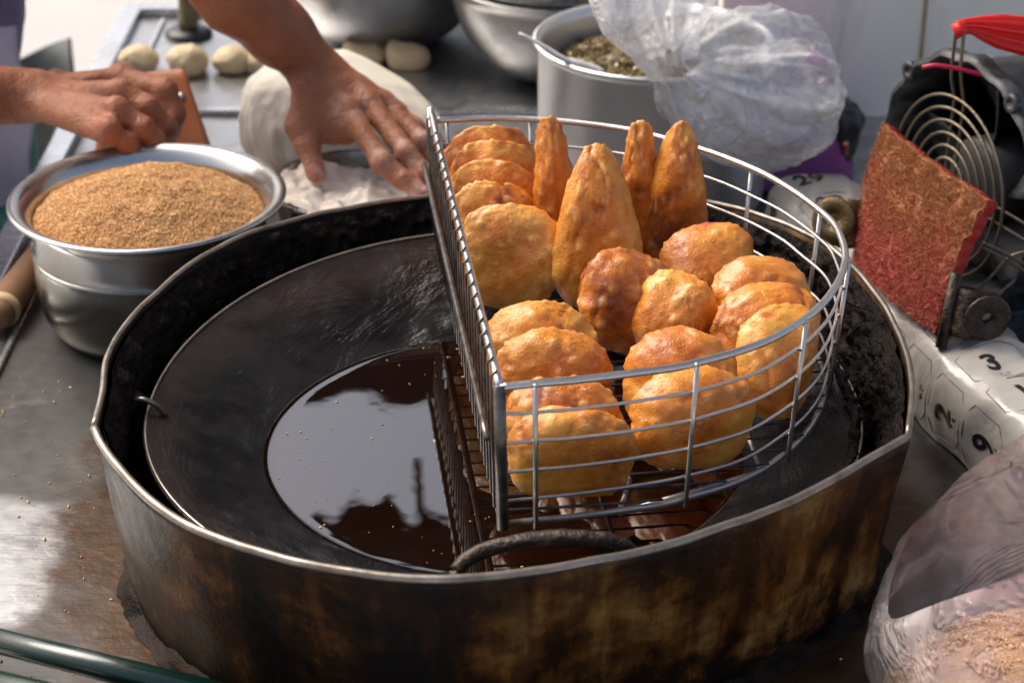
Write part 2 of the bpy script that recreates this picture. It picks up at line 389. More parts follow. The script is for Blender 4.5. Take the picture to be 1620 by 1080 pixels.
    def plain(name, col, rough=.5, metal=0.0, nz=.25, sc=30, bs=.15, **kw):
        k = M_(name); c2 = tuple(min(1, a * (1 + nz)) for a in col); c1 = tuple(a * (1 - nz) for a in col)
        k.set(Base_Color=k.mix(k.noise(sc, 5), c1, c2), Roughness=rough, Metallic=metal, **kw); k.bump(k.noise(sc * 6, 3), bs, .002); return k.m
    M['shirt'] = plain("purple_grey_cloth", (.16, .13, .22), .9, sc=20, bs=.4)
    M['apron'] = plain("pale_apron", (.42, .40, .50), .85, sc=15, bs=.3)
    M['teal'] = plain("teal_cloth", (.03, .16, .15), .8)
    M['orange'] = plain("orange_plastic", (.56, .19, .075), .42, nz=.12)
    M['wood'] = plain("brown_wood", (.20, .10, .045), .5, nz=.45, sc=24)
    M['wood_pale'] = plain("worn_wood_end", (.50, .36, .20), .6)
    M['olive'] = plain("crusted_post", (.16, .135, .075), .8, nz=.5, sc=40, bs=.8)
    M['black'] = plain("black_plastic", (.018, .018, .020), .42, nz=.4, sc=50)
    k = M_("dusty_black"); n = k.noise(26, 5, .65); k.set(Base_Color=k.mix(k.ramp(n, [(.42, 0.0), (.75, 1.0)]), (.016, .018, .021), (.13, .135, .15)), Roughness=k.math('ADD', .25, k.math('MULTIPLY', n, .35)))
    k.bump(k.noise(320, 3), .4, .0012); M['fan'] = k.m
    M['grey_plastic'] = plain("grey_motor", (.05, .05, .053), .5, nz=.2)
    M['grille'] = plain("grille_wire", (.20, .165, .115), .36, .75, nz=.4, sc=90, bs=.5)
    k = M_("rusty_clip"); n = k.noise(70, 5, .7); k.set(Base_Color=k.ramp(n, [(.35, (.012, .010, .009)), (.6, (.06, .038, .025)), (.78, (.24, .17, .12))]), Metallic=.4, Roughness=k.math('ADD', .25, k.math('MULTIPLY', n, .4))); k.bump(k.noise(180, 4), .8, .003); M['clip'] = k.m
    M['brass_clip'] = plain("greasy_brass", (.13, .085, .035), .42, .5, nz=.5, sc=60, bs=.5)
    k = M_("pad_fibre"); x, y, z = k.sep(); n = k.noise(30, 4)
    zf = k.math('ADD', k.math('MULTIPLY', k.math('SUBTRACT', z, .10), 9.0), k.math('MULTIPLY', k.math('SUBTRACT', n, .5), .9))
    oi = k.n.new("ShaderNodeNewGeometry")
    c = k.mix(k.ramp(zf, [(.25, 0.0), (.85, 1.0)]), (.54, .13, .10), (.42, .175, .065))
    c = k.mix(k.math('MULTIPLY', oi.outputs["Random Per Island"], .22), c, (.52, .27, .12))
    k.set(Base_Color=c, Roughness=.62, Specular_IOR_Level=.3); M['fibre'] = k.m
    M['red_pad'] = plain("red_scour_pad", (.50, .02, .018), .7, nz=.3, sc=120, bs=.9)
    M['red_ribbon'] = plain("red_ribbon", (.72, .018, .012), .42, nz=.15)
    M['magenta'] = plain("magenta_wire", (.45, .012, .06), .4)
    M['pink_cord'] = plain("pink_cord", (.62, .16, .13), .5)
    M['purple'] = plain("purple_cloth", (.26, .07, .24), .9, nz=.35, sc=60, bs=.8)
    k = M_("printed_plastic_sheet"); n = k.noise(7, 5, .6); k.set(Base_Color=k.mix(k.ramp(k.noise(9, 5, .7), [(.55, 0.0), (.75, .7)]), k.mix(n, (.26, .24, .21), (.47, .45, .42)), (.13, .10, .06)), Roughness=.28, Specular_IOR_Level=.5, Coat_Weight=.3, Coat_Roughness=.15)
    k.bump(k.noise(12, 4, .6, 1.0), .5, .01); M['sheet'] = k.m
    M['ink'] = plain("black_ink", (.012, .012, .013), .4)
    M['grey_ink'] = plain("thin_grey_ink", (.10, .09, .085), .5)
    M['rail'] = plain("dark_green_paint", (.003, .020, .013), .25, nz=.5, sc=12, Coat_Weight=.4)
    k = M_("wall_paint"); n = k.noise(3.0, 6, .6); n2 = k.noise(8, 5, .7, .6, k.mapped((1, 1, .35)))
    c = k.mix(n, (.86, .82, .71), (.92, .89, .80)); c = k.mix(k.ramp(n2, [(.52, 0.0), (.82, .7)]), c, (.34, .33, .31))
    k.set(Base_Color=c, Roughness=.42); k.bump(k.noise(60, 3), .08, .002); M['wall'] = k.m
    M['seam'] = plain("rusty_seam", (.36, .27, .13), .7)
    M['ground'] = plain("pale_concrete", (.40, .385, .37), .85, nz=.1, sc=3)
    M['partition'] = plain("dark_board", (.010, .006, .005), .85)
    M['awning'] = plain("dark_awning", (.014, .009, .007), .9)
    M['grey_sheet'] = plain("grey_sheet_metal", (.13, .135, .125), .5, .3)
    M['plate'] = plain("spoon_plastic", (.66, .66, .66), .3)
    # clear film
    def film(name, alpha, tint=(.85, .86, .88), rough=.16, sc=18, red=False):
        k = M_(name); n = k.noise(sc, 5, .6, 1.2); v = k.noise(sc * .6, 4, .6, 2.0)
        rdg = k.ramp(k.math('ABSOLUTE', k.math('SUBTRACT', v, .5)), [(0.0, 1.0), (.07, 0.0)])
        a = k.math('ADD', k.math('ADD', alpha, k.math('MULTIPLY', rdg, .20)), k.math('MULTIPLY', k.math('SUBTRACT', n, .5), .9), True)
        col = tint
        if red:
            zz = k.sep()[2]; m = k.ramp(k.math('ADD', zz, k.math('MULTIPLY', k.math('SUBTRACT', k.noise(9, 3, .5), .5), .25)), [(.10, 0.0), (.19, .85)]); col = k.mix(m, tint, (.62, .20, .20))
        k.set(Base_Color=col if not isinstance(col, tuple) else col, Roughness=rough, Alpha=a, Specular_IOR_Level=.7, Coat_Weight=.5, Coat_Roughness=.1)
        b = k.bump(n, .5, .012); b = k.bump(v, .6, .01, b)
        v2 = k.noise(sc * 1.7, 4, .6, 1.5); r2_ = k.ramp(k.math('ABSOLUTE', k.math('SUBTRACT', v2, .5)), [(0.0, 1.0), (.05, 0.0)]); k.bump(r2_, .55, .006, b); return k.m
    M['film'] = film("clear_film", .44, (.94, .94, .95), sc=9)
    M['film_red'] = film("printed_film", .20, (.92, .82, .80), .16, 4, True)
    return M
M = make_materials()

# ================================================================== THE SETTING
tag(mesh_obj("ground", [(-60, -60, -.82), (60, -60, -.82), (60, 60, -.82), (-60, 60, -.82)], [(0, 1, 2, 3)], M['ground'], smooth=False), kind="structure")
wall = mesh_obj("wall", *box_geo((.275, .985, -.82), (1.5, 1.05, 2.1)), M['wall'], smooth=False); tag(wall, kind="structure")
sx = PY(1459, 60, .985)[0]
mesh_obj("seam_strip", *box_geo((sx - .0022, .9825, -.4), (sx + .0022, .9855, 2.0)), M['seam'], wall, smooth=False)
part = mesh_obj("partition_wall", *box_geo((-.125, 2.3, -.82), (1.6, 2.36, 2.22)), M['partition'], smooth=False); tag(part, kind="structure")
awn = empty("awning", (0.4, 2.0, 1.95), "dark awning stretched over the whole food stall", "awning")
v, f = grid_geo(24, 10, lambda u, t: (-.55 + 2.2 * u, -.35 + 3.55 * t, 2.33 - .10 * t + .012 * math.sin(u * 40)))
solid(mesh_obj("canvas", v, f, M['awning'], awn), .004)
tube("front_bar", [(-.55, 3.2, 2.215), (1.65, 3.2, 2.215)], .018, M['awning'], awn)
tube("rear_bar", [(-.55, -.35, 2.31), (1.65, -.35, 2.31)], .018, M['awning'], awn)

v, f = grid_geo(90, 4, lambda u, t: (-.55 + .60 * u, 3.205, 2.225 - (1 - t) * (.035 + .075 * math.exp(-((u - .30) / .13) ** 2) + .03 * math.exp(-((u - .62) / .05) ** 2) + .02 * math.sin(u * 37))))
v[:, 2] -= .012 * (noise(v, 26, 3) + 1) * (v[:, 2] < 2.2); solid(mesh_obj("hem", v, f, M['awning'], awn), .003)
tube("hanging_hook", catmull([(-.245, 3.2, 2.2), (-.243, 3.2, 2.08), (-.247, 3.2, 2.01), (-.240, 3.2, 1.985)], 5), .011, M['awning'], awn)
bn = empty("reflection_blocker", (-.75, 2.32, 1.2), "dark narrow banner added unseen behind the table to trim the sky mirrored in the oil", "blocker")  # added out of view, only shapes the sky patch reflected by the oil
v, f = grid_geo(60, 6, lambda u, t: (-1.5 + 1.36 * u, 2.32, (1.36 - .03 * u - .05 * math.exp(-((u - .86) / .05) ** 2)) * t + (1.16 + .03 * math.sin(u * 9)) * (1 - t)))
v[:, 2] += .02 * noise(v, 9, 4); solid(mesh_obj("cloth", v, f, M['awning'], bn), .004)
# work table
tb = empty("work_table", (0, .4, -.82), "greasy stainless steel work table carrying the wok and bowls", "table")
XL, XR, YF, YB = -.572, 1.0, -.62, 1.42
bevel_box("table_top", (XL, YF, -.04), (XR, YB, 0), M['table'], tb, .004)
bevel_box("edge_lip", (XL, YF, .0005), (XL + .030, YB, .012), M['steel_bright'], tb, .003)
bevel_box("edge_lip", (XL + .0305, YB - .03, .0005), (XR, YB, .014), M['steel_bright'], tb, .003)
bevel_box("seam_ridge", (XL + .064, YF + .3, .0005), (XL + .070, YB - .05, .006), M['steel_bright'], tb, .002)
bevel_box("seam_ridge", (XL + .075, .985, .0005), (.25, 1.0, .008), M['steel_bright'], tb, .002)
for lx in (XL + .04, XR - .08):
    for ly in (YF + .05, YB - .08):
        bevel_box("leg", (lx, ly, -.82), (lx + .04, ly + .04, -.0405), M['steel_dark'], tb, .003)
tb2 = empty("front_rail", (-.3, -.27, 0), "dark green painted rail along the near corner of the steel table", "rail")
def railpt(x, y, z): return P(x, y, z)
a, b = railpt(-120, 985, .03), railpt(420, 1118, .03)
tube("upper_bar", [a, b], .0105, M['rail'], tb2, 16)
a2, b2 = railpt(-120, 1058, .02), railpt(420, 1190, .02)
tube("lower_bar", [a2, b2], .013, M['rail'], tb2, 16)
for t_ in (.08, .92):
    pa = a + (b - a) * t_; pb = a2 + (b2 - a2) * t_
    tube("bracket", [(pa[0], pa[1], .0), pa], .006, M['rail'], tb2); tube("bracket", [(pb[0], pb[1], .0), pb], .006, M['rail'], tb2)

# ================================================================== STOVE RING
ZR = .165
ring_px = [(149, 672), (162, 618), (170, 565), (202, 510), (245, 465), (300, 420), (360, 385), (430, 358), (510, 338), (600, 321), (690, 309),
           (800, 301), (920, 300), (1040, 309), (1150, 326), (1250, 358), (1330, 404), (1395, 478), (1430, 548), (1443, 612), (1437, 686)]
front_px = [(1437, 690), (1380, 722), (1282, 778), (1184, 819), (1087, 853), (998, 875), (900, 896), (833, 905), (760, 912), (689, 915), (610, 910), (544, 901), (470, 888), (400, 870), (340, 850), (289, 826), (228, 782), (184, 735), (160, 700), (149, 676)]
def ring_path(px, n=6): return catmull([P(x, y, ZR) for x, y in px], n)
rb_, rf_ = ring_path(ring_px), ring_path(front_px)
cen = np.array([0.0, 0.02])
def band(path, off, zs, disp=None, seed=0):
    """wall of the ring following path, offset outward by off"""
    n = len(path); V = []
    for z in zs:
        s = 1 - .055 * (ZR - z) / ZR
        for p in path:
            d = p[:2] - cen; r = np.linalg.norm(d); d = d / r
            V.append((cen[0] + d[0] * (r * s + off), cen[1] + d[1] * (r * s + off), z))
    V = np.array(V)
    V[:, :2] += (V[:, :2] - cen) * (.006 * noise(V, 9, 5))[:, None]
    if disp: V = disp(V)
    Fc = [(j * n + i, j * n + i + 1, (j + 1) * n + i + 1, (j + 1) * n + i) for j in range(len(zs) - 1) for i in range(n - 1)]
    return V, Fc
sr = empty("stove_ring", (0, 0.02, 0), "burnt brown steel stove ring around the black wok", "stove ring")
zs = np.linspace(.0015, ZR, 16)
solid(mesh_obj("front_band", *band(rf_, 0, zs), M['burnt'], sr), .0025, 0)
solid(mesh_obj("back_band", *band(rb_, 0, zs), M['burnt'], sr), .0025, 0)
def wob(path, amp=.0012):
    q = np.array(path); q[:, 2] += amp * noise(q, 30, 3); return q
tube("rim_wire", wob(rf_), .0034, M['rim_steel'], sr); tube("rim_wire", wob(rb_), .0028, M['rim_steel'], sr)
def crustdisp(depth):
    def fn(V):
        d = V[:, :2] - cen; r = np.linalg.norm(d, axis=1)[:, None]
        a = np.clip(.3 + .9 * np.clip(fbm(V, 55, 9, 4), 0, 2) + .35 * ridge(V, 120, 4, 2), 0, 3) * depth
        a *= np.clip((ZR - V[:, 2]) / .02, .05, 1)
        V[:, :2] -= d / r * a[:, None]; V[:, 2] += .2 * a * noise(V, 80, 2); return V
    return fn
fine_b = ring_path(ring_px, 22); fine_f = ring_path(front_px, 16)
mesh_obj("crust", *band(fine_b, -.004, np.linspace(.002, ZR - .004, 60), crustdisp(.0085)), M['crust'], sr)
mesh_obj("crust", *band(fine_f, -.004, np.linspace(.002, ZR - .004, 40), crustdisp(.004)), M['crust'], sr)
# baked-on spill around the foot of the ring
v, f = band(np.concatenate([fine_f, fine_b[1:]])[::3], 0, np.array([0.0, .001]))
n0 = len(v) // 2; base = v[:n0]; rows = []
for o_, z_ in ((-.006, .012), (.001, .012), (.005, .008), (.009, .004), (.014, .0008)):
    for p in base:
        d = p[:2] - cen; r = np.linalg.norm(d); d /= r; rows.append((p[0] + d[0] * o_, p[1] + d[1] * o_, z_))
rows = np.array(rows); k_ = fbm(rows, 40, 77, 4); k2 = np.repeat(np.linspace(0, 1, 5), n0)
dd = rows[:, :2] - cen; dd /= np.linalg.norm(dd, axis=1)[:, None]
rows[:, :2] += dd * (k_ * .008 * k2)[:, None]; rows[:, 2] = np.clip(rows[:, 2] * (1 + .8 * k_), .0006, .03)
f = [(j * n0 + i, j * n0 + i + 1, (j + 1) * n0 + i + 1, (j + 1) * n0 + i) for j in range(4) for i in range(n0 - 1)]
tag(mesh_obj("spill_crust", rows, f, M['tar'], sr))

# ================================================================== WOK, OIL
ZW = .118
wok = empty("wok", (0, 0, .02), "wide black iron wok half filled with dark oil", "wok")
prof_in = [(0.0005, .032), (.05, .035), (.10, .044), (.15, .0585), (.205, .078), (.24, .091), (.27, .1035), (.29, .1125), (.2985, .1175)]
prof = catmull([(r, z, 0) for r, z in prof_in], 6)[:, :2].tolist()
prof = prof + [(.3010, .1188), (.3030, .1175), (.302, .1150)] + [(r * 1.005 + .001, z - .0045) for r, z in prof[::-1][3:]]
v, f = lathe_geo(prof, 200)
ns = fbm(v, 14, 3, 3); v[:, 2] += .0010 * ns * np.clip(np.linalg.norm(v[:, :2], axis=1) / .3, 0, 1)
def lip(q):
    r_ = np.linalg.norm(q[:, :2], axis=1); q[:, 2] += .026 * np.clip(q[:, 1] / np.maximum(r_, 1e-6), 0, 1) ** 1.3 * np.clip((r_ - .21) / .09, 0, 1) ** 1.4; return q
mesh_obj("bowl", lip(v), f, M['wok'], wok)
tube("rim", lip(np.array([(.3008 * math.cos(a), .3008 * math.sin(a), .1186) for a in np.linspace(0, 2 * math.pi, 160, endpoint=False)])), .0014, M['rim_steel'], wok, 8, True)
# rim crust on the right-hand edge
ang = np.linspace(-.75, 1.35, 260); pr = []
for a_ in ang: pr.append((.296 * math.cos(a_), .296 * math.sin(a_), .1195))
pr = lip(np.array(pr))
v, f = tube_geo(pr, .0042, 10); d_ = fbm(v, 160, 21, 3)
v[:, :2] *= (1 + .010 * d_)[:, None]; v[:, 2] += .0028 * d_ - .001
mesh_obj("rim_crust", v, f, M['crust'], wok)
# loop handle at the front, standing just inside the ring
ha = [P(722, 902, .128), P(745, 880, .136), P(800, 860, .146), P(860, 851, .150), P(930, 851, .150), P(975, 858, .146), P(1002, 872, .138)]
hp = catmull(ha, 8); v, f = tube_geo(hp, .0058, 12)
v += (fbm(v, 90, 8, 3) * .0010)[:, None] * np.array([1, 1, 1])
mesh_obj("loop_handle", v, f, M['clip'], wok)
for q in (hp[0], hp[-1]):
    e = np.array([q[0] * .97, -.288 if abs(q[0]) < .08 else -.27, .104])
    tube("handle_stub", catmull([q, (q + e) / 2 + np.array([0, 0, -.004]), e], 5), .0058, M['clip'], wok)
# wire hook at the left edge
hk = [P(262, 656, ZW - .006), P(246, 641, ZW + .006), P(228, 632, ZW + .012), P(212, 633, ZW + .008), P(207, 646, ZW - .012), P(212, 660, ZW - .03)]
tube("wire_hook", catmull(hk, 6), .0024, M['rim_steel'], wok)
v, f = ico(4); c0 = P(216, 640, ZW - .004); vv = v * np.array([.009, .009, .011]) * (1 + .25 * fbm(v, 2.2, 5, 3))[:, None] + c0
mesh_obj("hook_knob", vv, f, M['crust'], wok)
tube("hook_stay", catmull([c0 + [0, 0, -.006], P(222, 700, .09), P(232, 740, .07), P(238, 760, .05)], 5), [.0075] * 14 + [.005, .003], M['crust'], wok)

oil_prof = [(.0005, .0777)] + [(r, .0777) for r in np.linspace(.02, .200, 24)] + [(.2038, .0779), (.2052, .0786)]
v, f = lathe_geo(oil_prof, 128)
f = f[:-1]
tag(mesh_obj("frying_oil", v, f, M['oil']), "still dark brown frying oil pooled in the bottom of the black wok", "oil")

rng = np.random.default_rng(31); lst = []; so_v, so_f = ico(1)
for _ in range(70):
    a_ = rng.uniform(1.7, 4.9); r_ = .2 * math.sqrt(rng.uniform(.3, .985)); q_ = .0005 + .0011 * rng.random() ** 3
    lst.append((so_v * q_ * np.array([1, 1, .5]) + np.array([r_ * math.cos(a_), r_ * math.sin(a_), .0779]), so_f))
v, f = merge(lst); tag(mesh_obj("floating_specks", v, f, M['crumb_bed'], bpy.data.objects["frying_oil"]), kind="stuff")

# ================================================================== BASKET
ZT, ZB = .25, .1265
bk = empty("frying_basket", (.1, .06, ZB - .004), "D-shaped steel wire frying basket holding golden pastries over the wok", "basket")
arc_px = [(790, 612), (860, 606), (940, 598), (1020, 588), (1100, 574), (1200, 545), (1270, 507), (1318, 460), (1337, 412), (1330, 375), (1310, 344), (1250, 299), (1185, 265),
          (1100, 233), (1000, 207), (920, 195), (840, 188), (760, 187), (684, 190)]
arc_top = catmull([P(x, y, ZT) for x, y in arc_px], 6)
c_front, c_back = P(790, 612, ZT), P(683, 189, ZT)
bc = np.array([.06, .06])
def level(path, z):
    s = 1 - .035 * (ZT - z) / (ZT - ZB); q = np.array(path, float); q[:, :2] = bc + (q[:, :2] - bc) * s; q[:, 2] = z; return q
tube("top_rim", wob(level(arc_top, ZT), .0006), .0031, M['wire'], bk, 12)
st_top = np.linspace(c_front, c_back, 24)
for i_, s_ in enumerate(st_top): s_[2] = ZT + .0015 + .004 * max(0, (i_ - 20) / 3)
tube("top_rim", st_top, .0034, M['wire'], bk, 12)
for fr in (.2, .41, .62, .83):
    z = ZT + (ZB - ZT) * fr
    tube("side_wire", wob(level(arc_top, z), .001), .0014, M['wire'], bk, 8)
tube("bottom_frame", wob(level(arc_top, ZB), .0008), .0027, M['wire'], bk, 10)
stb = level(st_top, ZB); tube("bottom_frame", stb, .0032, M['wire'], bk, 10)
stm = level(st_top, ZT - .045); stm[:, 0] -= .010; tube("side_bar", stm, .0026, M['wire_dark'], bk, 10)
# corner posts
tube("corner_post", [level([c_front], ZT + .002)[0], level([c_front], ZB - .004)[0]], .0046, M['wire_dark'], bk, 12)
tube("corner_post", [level([c_back], ZT + .012)[0], level([c_back], ZB)[0]], .0042, M['wire'], bk, 12)
# uprights round the curve
L = np.concatenate([[0], np.cumsum(np.linalg.norm(np.diff(arc_top, axis=0), axis=1))]); 
def arc_at(px):
    i = int(np.argmin(np.abs(np.array([810 + (p[0] - CAM[0]) * scale_at(p) for p in arc_top]) - px[0]) + np.abs(np.array([540 - np.dot(p - CAM, _U) * scale_at(p) for p in arc_top]) - px[1])))
    return arc_top[i]
for px in ((846, 607), (1096, 575), (1270, 507), (1336, 412), (1290, 330), (1184, 265), (1000, 207), (840, 188), (710, 188)):
    p = arc_at(px); a_ = level([p], ZT - .001)[0]; b_ = level([p], ZB - .005)[0]; o_ = p[:2] - bc; o_ /= np.linalg.norm(o_)
    a_[:2] += o_ * .0035; b_[:2] += o_ * .0035
    tube("upright", [a_, (a_ + b_) / 2, b_], .0020, M['wire'], bk, 8)
    for fr in (0, .2, .41, .62, .83, 1):
        wv, wf = ico(2); wz_ = ZT + (ZB - ZT) * fr; q_ = level([p], wz_)[0]; q_[:2] += o_ * .0022
        mesh_obj("weld", wv * np.array([.0026, .0026, .0020]) * (1 + .25 * noise(wv, 1.5, int(fr * 50) + int(p[0] * 900)))[:, None] + q_, wf, M['wire_dark'] if fr else M['wire'], bk)
# upright wires of the flat side that turn and run across the floor
arc_b = level(arc_top, ZB)
NW = 25
for i in range(NW):
    t = (i + .6) / NW
    p = c_front + (c_back - c_front) * t; pt = level([p], ZT + .003)[0]; pb = level([p], ZB + .0045)[0]
    ax = (c_back - c_front)[:2]; ax /= np.linalg.norm(ax); perp = np.array([ax[1], -ax[0]])
    out = -perp * .0048; pt[:2] += out; pb[:2] += out
    # where the floor wire meets the curved frame
    rel = arc_b[:, :2] - pb[:2]; al = rel @ ax; pp = rel @ perp
    j = int(np.argmin(np.abs(al) + (pp < .01) * 10)); far = pb.copy(); far[:2] = pb[:2] + perp * max(.02, pp[j] + .002)
    tipv = level([p], ZT + .0068)[0]
    tube("floor_wire", np.array([tipv, pt, pt * .5 + pb * .5, pb + [0, 0, .004], pb + [perp[0] * .006, perp[1] * .006, 0], (pb + far) / 2 + [0, 0, -.001], far]), .00115, M['wire_dark'], bk, 6)
for t in (.3, .7):
    pts = []
    for s in np.linspace(.03, .97, 12):
        p = c_front + (c_back - c_front) * s; ax = (c_back - c_front)[:2]; ax /= np.linalg.norm(ax); perp = np.array([ax[1], -ax[0]])
        rel = arc_b[:, :2] - p[:2]; al = rel @ ax; pp = rel @ perp; j = int(np.argmin(np.abs(al) + (pp < .01) * 10))
        pts.append((*(p[:2] + perp * min(pp[j] * .98, .27 * t + .03)), ZB - .0018))
    tube("floor_brace", pts, .0022, M['wire'], bk, 8)

# ================================================================== PASTRIES
FLOOR = ZB + .006
_out = np.concatenate([arc_top[:, :2], np.linspace(c_back[:2], c_front[:2], 40)]) - bc
_oa = np.arctan2(_out[:, 1], _out[:, 0]); _or = np.linalg.norm(_out, axis=1); _o = np.argsort(_oa); _oa, _or = _oa[_o], _or[_o]
def keep_inside(w_):
    """press a pastry softly in where it would pass through the basket's wires"""
    d = w_[:, :2] - bc; r = np.linalg.norm(d, axis=1); a = np.arctan2(d[:, 1], d[:, 0])
    lim = np.interp(a, _oa, _or, period=2 * math.pi) * (1 - .035 * np.clip((ZT - w_[:, 2]) / (ZT - ZB), 0, 1)) - .0065
    soft = .018; st_ = lim - soft; over = r > st_
    r2 = np.where(over, st_ + soft * (1 - np.exp(-(r - st_) / soft)), r)
    w_[:, :2] = bc + d * (r2 / r)[:, None]; return w_
def pastry(x0, x1, y0, y1, lean, yaw, roll, shape, seed, tone, label, thick=.034, zoff=0.0, bub=95, bend=0.0, pink=None):
    rnd = random.Random(seed); cx, cy = (x0 + x1) / 2, (y0 + y1) / 2
    z = FLOOR + .05
    for _ in range(4):
        c = P(cx, cy, z); k = scale_at(c); Wd = (x1 - x0) / k
        dep = math.asin((CAM[2] - z) / np.linalg.norm(c - CAM))
        H = max(.05, ((y1 - y0) / k - thick * .5 * math.sin(dep)) / math.cos(dep - math.radians(lean)))
        z = FLOOR + H / 2 * math.cos(math.radians(lean)) + thick * .3 * math.sin(math.radians(lean)) + zoff
    v, f = ico(5); v = v.copy()
    al = v[:, 1]; ph = np.arctan2(v[:, 2], v[:, 0]); rho = np.sqrt(np.clip(1 - al ** 2, 0, 1))
    s, cph = np.sin(ph), np.cos(ph)
    if shape == 'oval': r = 1 / (np.abs(cph) ** 2.5 + np.abs(s) ** 2.5) ** (1 / 2.5)
    elif shape == 'moon': r = 1 / (np.abs(cph) ** 2.4 + np.abs(s) ** np.where(s < 0, 3.6, 2.2)) ** (1 / 2.4); r *= np.where(s < 0, .97, 1)
    else: ex = 3.0 if shape == 'point' else 2.8; r = 1 / (np.abs(cph) ** ex + np.abs(s) ** ex) ** (1 / ex)
    r = np.clip(r, .5, 1.2)
    X = r * cph * rho; Z = r * s * rho
    if shape == 'point':
        wz = np.where(Z > -.55, 1 - .60 * np.clip((Z + .55) / 1.5, 0, 1) ** 1.1, 1.0) * 1.0; X = X * wz
        thz = np.where(Z > 0, 1 - .35 * Z, 1.0)
    elif shape == 'knob':
        tt = np.clip((Z + .15) / .75, 0, 1); tt = tt * tt * (3 - 2 * tt); wz = 1 - .38 * tt; X = X * wz - (.22 if seed == 10 else 0) * tt; thz = 1 - .35 * np.clip(Z, 0, 1)
    else: thz = 1
    T = thick / 2
    Y = np.sign(al) * np.abs(al) ** .85 * (.46 + .54 * (1 - rho ** 6)) * thz * 1.12
    q = np.stack([X, Y, Z], 1); qs = q * np.array([Wd / 2, T, H / 2])
    # wavy crimped edge, broad lumps
    edge = np.clip((rho - .6) / .4, 0, 1)
    sd3 = np.array([seed * 1.37, seed * .71, seed * 2.13])
    low = fbm(qs + sd3 * .05, 17, seed, 2)
    crimp = (noise(np.stack([cph * 2.6, s * 2.6, np.full_like(s, seed)], 1), 1.0, seed + 3) + .15 * noise(np.stack([cph * 8, s * 8, np.full_like(s, seed)], 1), 1.0, seed + 13)) * edge
    ck = .3 if shape in ('point', 'knob') else 1.0
    qs[:, 0] *= 1 + .060 * low + .022 * ck * crimp; qs[:, 2] *= 1 + .030 * low + .028 * ck * crimp
    qs[:, 1] += edge * .006 * noise(np.stack([cph * 3, s * 3, np.full_like(s, seed + 9)], 1), 1.0, seed + 5)
    qs[:, 1] *= 1 + .20 * fbm(qs, 20, seed + 4, 2)
    nn = q / np.array([Wd / 2, T, H / 2]) * .02; nn /= np.linalg.norm(nn, axis=1)[:, None] + 1e-9
    # pleats running in from the edge, blisters, grain
    pl = ridge(np.stack([cph * 5, s * 5, rho * 1.2 + seed], 1), .9, seed + 11, 2) * np.clip((rho - .25) / .75, 0, 1) * (1 - .65 * edge)
    med = fbm(qs, 75, seed + 6, 3); fine = fbm(qs, 300, seed + 8, 2)
    disp = (.4 if shape in ('point', 'knob') else 1.0) * .0010 * pl + .0007 * med + .0005 * fine
    hb = np.zeros(len(v))
    # creases where the skin folded, running roughly up the face
    cr = np.clip(1 - np.abs(noise(np.stack([qs[:, 0] * 34 + .8 * noise(qs, 22, seed + 40), qs[:, 1] * 20, qs[:, 2] * 11 + seed], 1), 1.0, seed + 21)) * 7, 0, 1) ** 1.5
    cr *= np.clip(.5 + 1.6 * noise(qs, 24, seed + 33), 0, 1)
    disp = disp - (.0006 if seed == 5 else .0018) * cr
    for _ in range(int(bub * 1.7)):
        i = max(rnd.sample(range(len(v)), 2), key=lambda j: .5 * edge[j] + .6 * v[j, 2]); rr = rnd.choice((.0007, .0008, .0009, .0011, .0013, .0016, .0024)) * (.7 if edge[i] > .6 else 1.0)
        d2 = ((qs - qs[i]) ** 2).sum(1) / (rr * rr * 2.2); hb = np.maximum(hb, np.exp(-d2 * d2) * rr * .95)
    qs = qs + nn * (disp + hb)[:, None]
    qs[:, 1] += bend * qs[:, 0] ** 2 / (Wd / 2)
    Rm = Matrix.Rotation(math.radians(yaw), 3, 'Z') @ Matrix.Rotation(-math.radians(lean), 3, 'X') @ Matrix.Rotation(math.radians(roll), 3, 'Y')
    w_ = qs @ np.array(Rm).T + c[:3] * 0 + P(cx, cy, z)
    w_ = keep_inside(w_); bot = w_[:, 2].min()
    if zoff == 0: w_[:, 2] += (FLOOR - .003 - bot) if bot < FLOOR - .003 else 0
    h01 = np.clip(.5 + (disp + hb * .3) / .0045 + .25 * edge, 0, 1.4)
    dark = tone - .16 * np.clip(1 - rho / .9, 0, 1) * (1 if seed % 2 else .4) - (.08 if seed == 5 else .24) * cr + .04 * math.sin(seed * 2.4) + .10 * noise(qs, 16, seed + 50)
    pk = np.zeros(len(v))
    if pink:      # red bean filling bursting through the crust
        dv = w_ - CAM; dep_ = dv @ _F; du = (810 + dv[:, 0] * F_PX / dep_ - pink[0]) / 20; dw = (540 - (dv @ _U) * F_PX / dep_ - pink[1]) / 6
        pk = np.exp(-(du * du + dw * dw)) * (dep_ < dep_.min() + .035)
    o = mesh_obj("fried_pastry", w_, f, M['dough_fried'], None, True, {"bump": h01, "tone": dark * np.ones(len(v)), "pink": pk, "blister": np.clip(hb / .0016, 0, 1)})
    tag(o, label, "pastry", "fried pastries in the wire basket")
    return o
LB = "golden fried pastry "
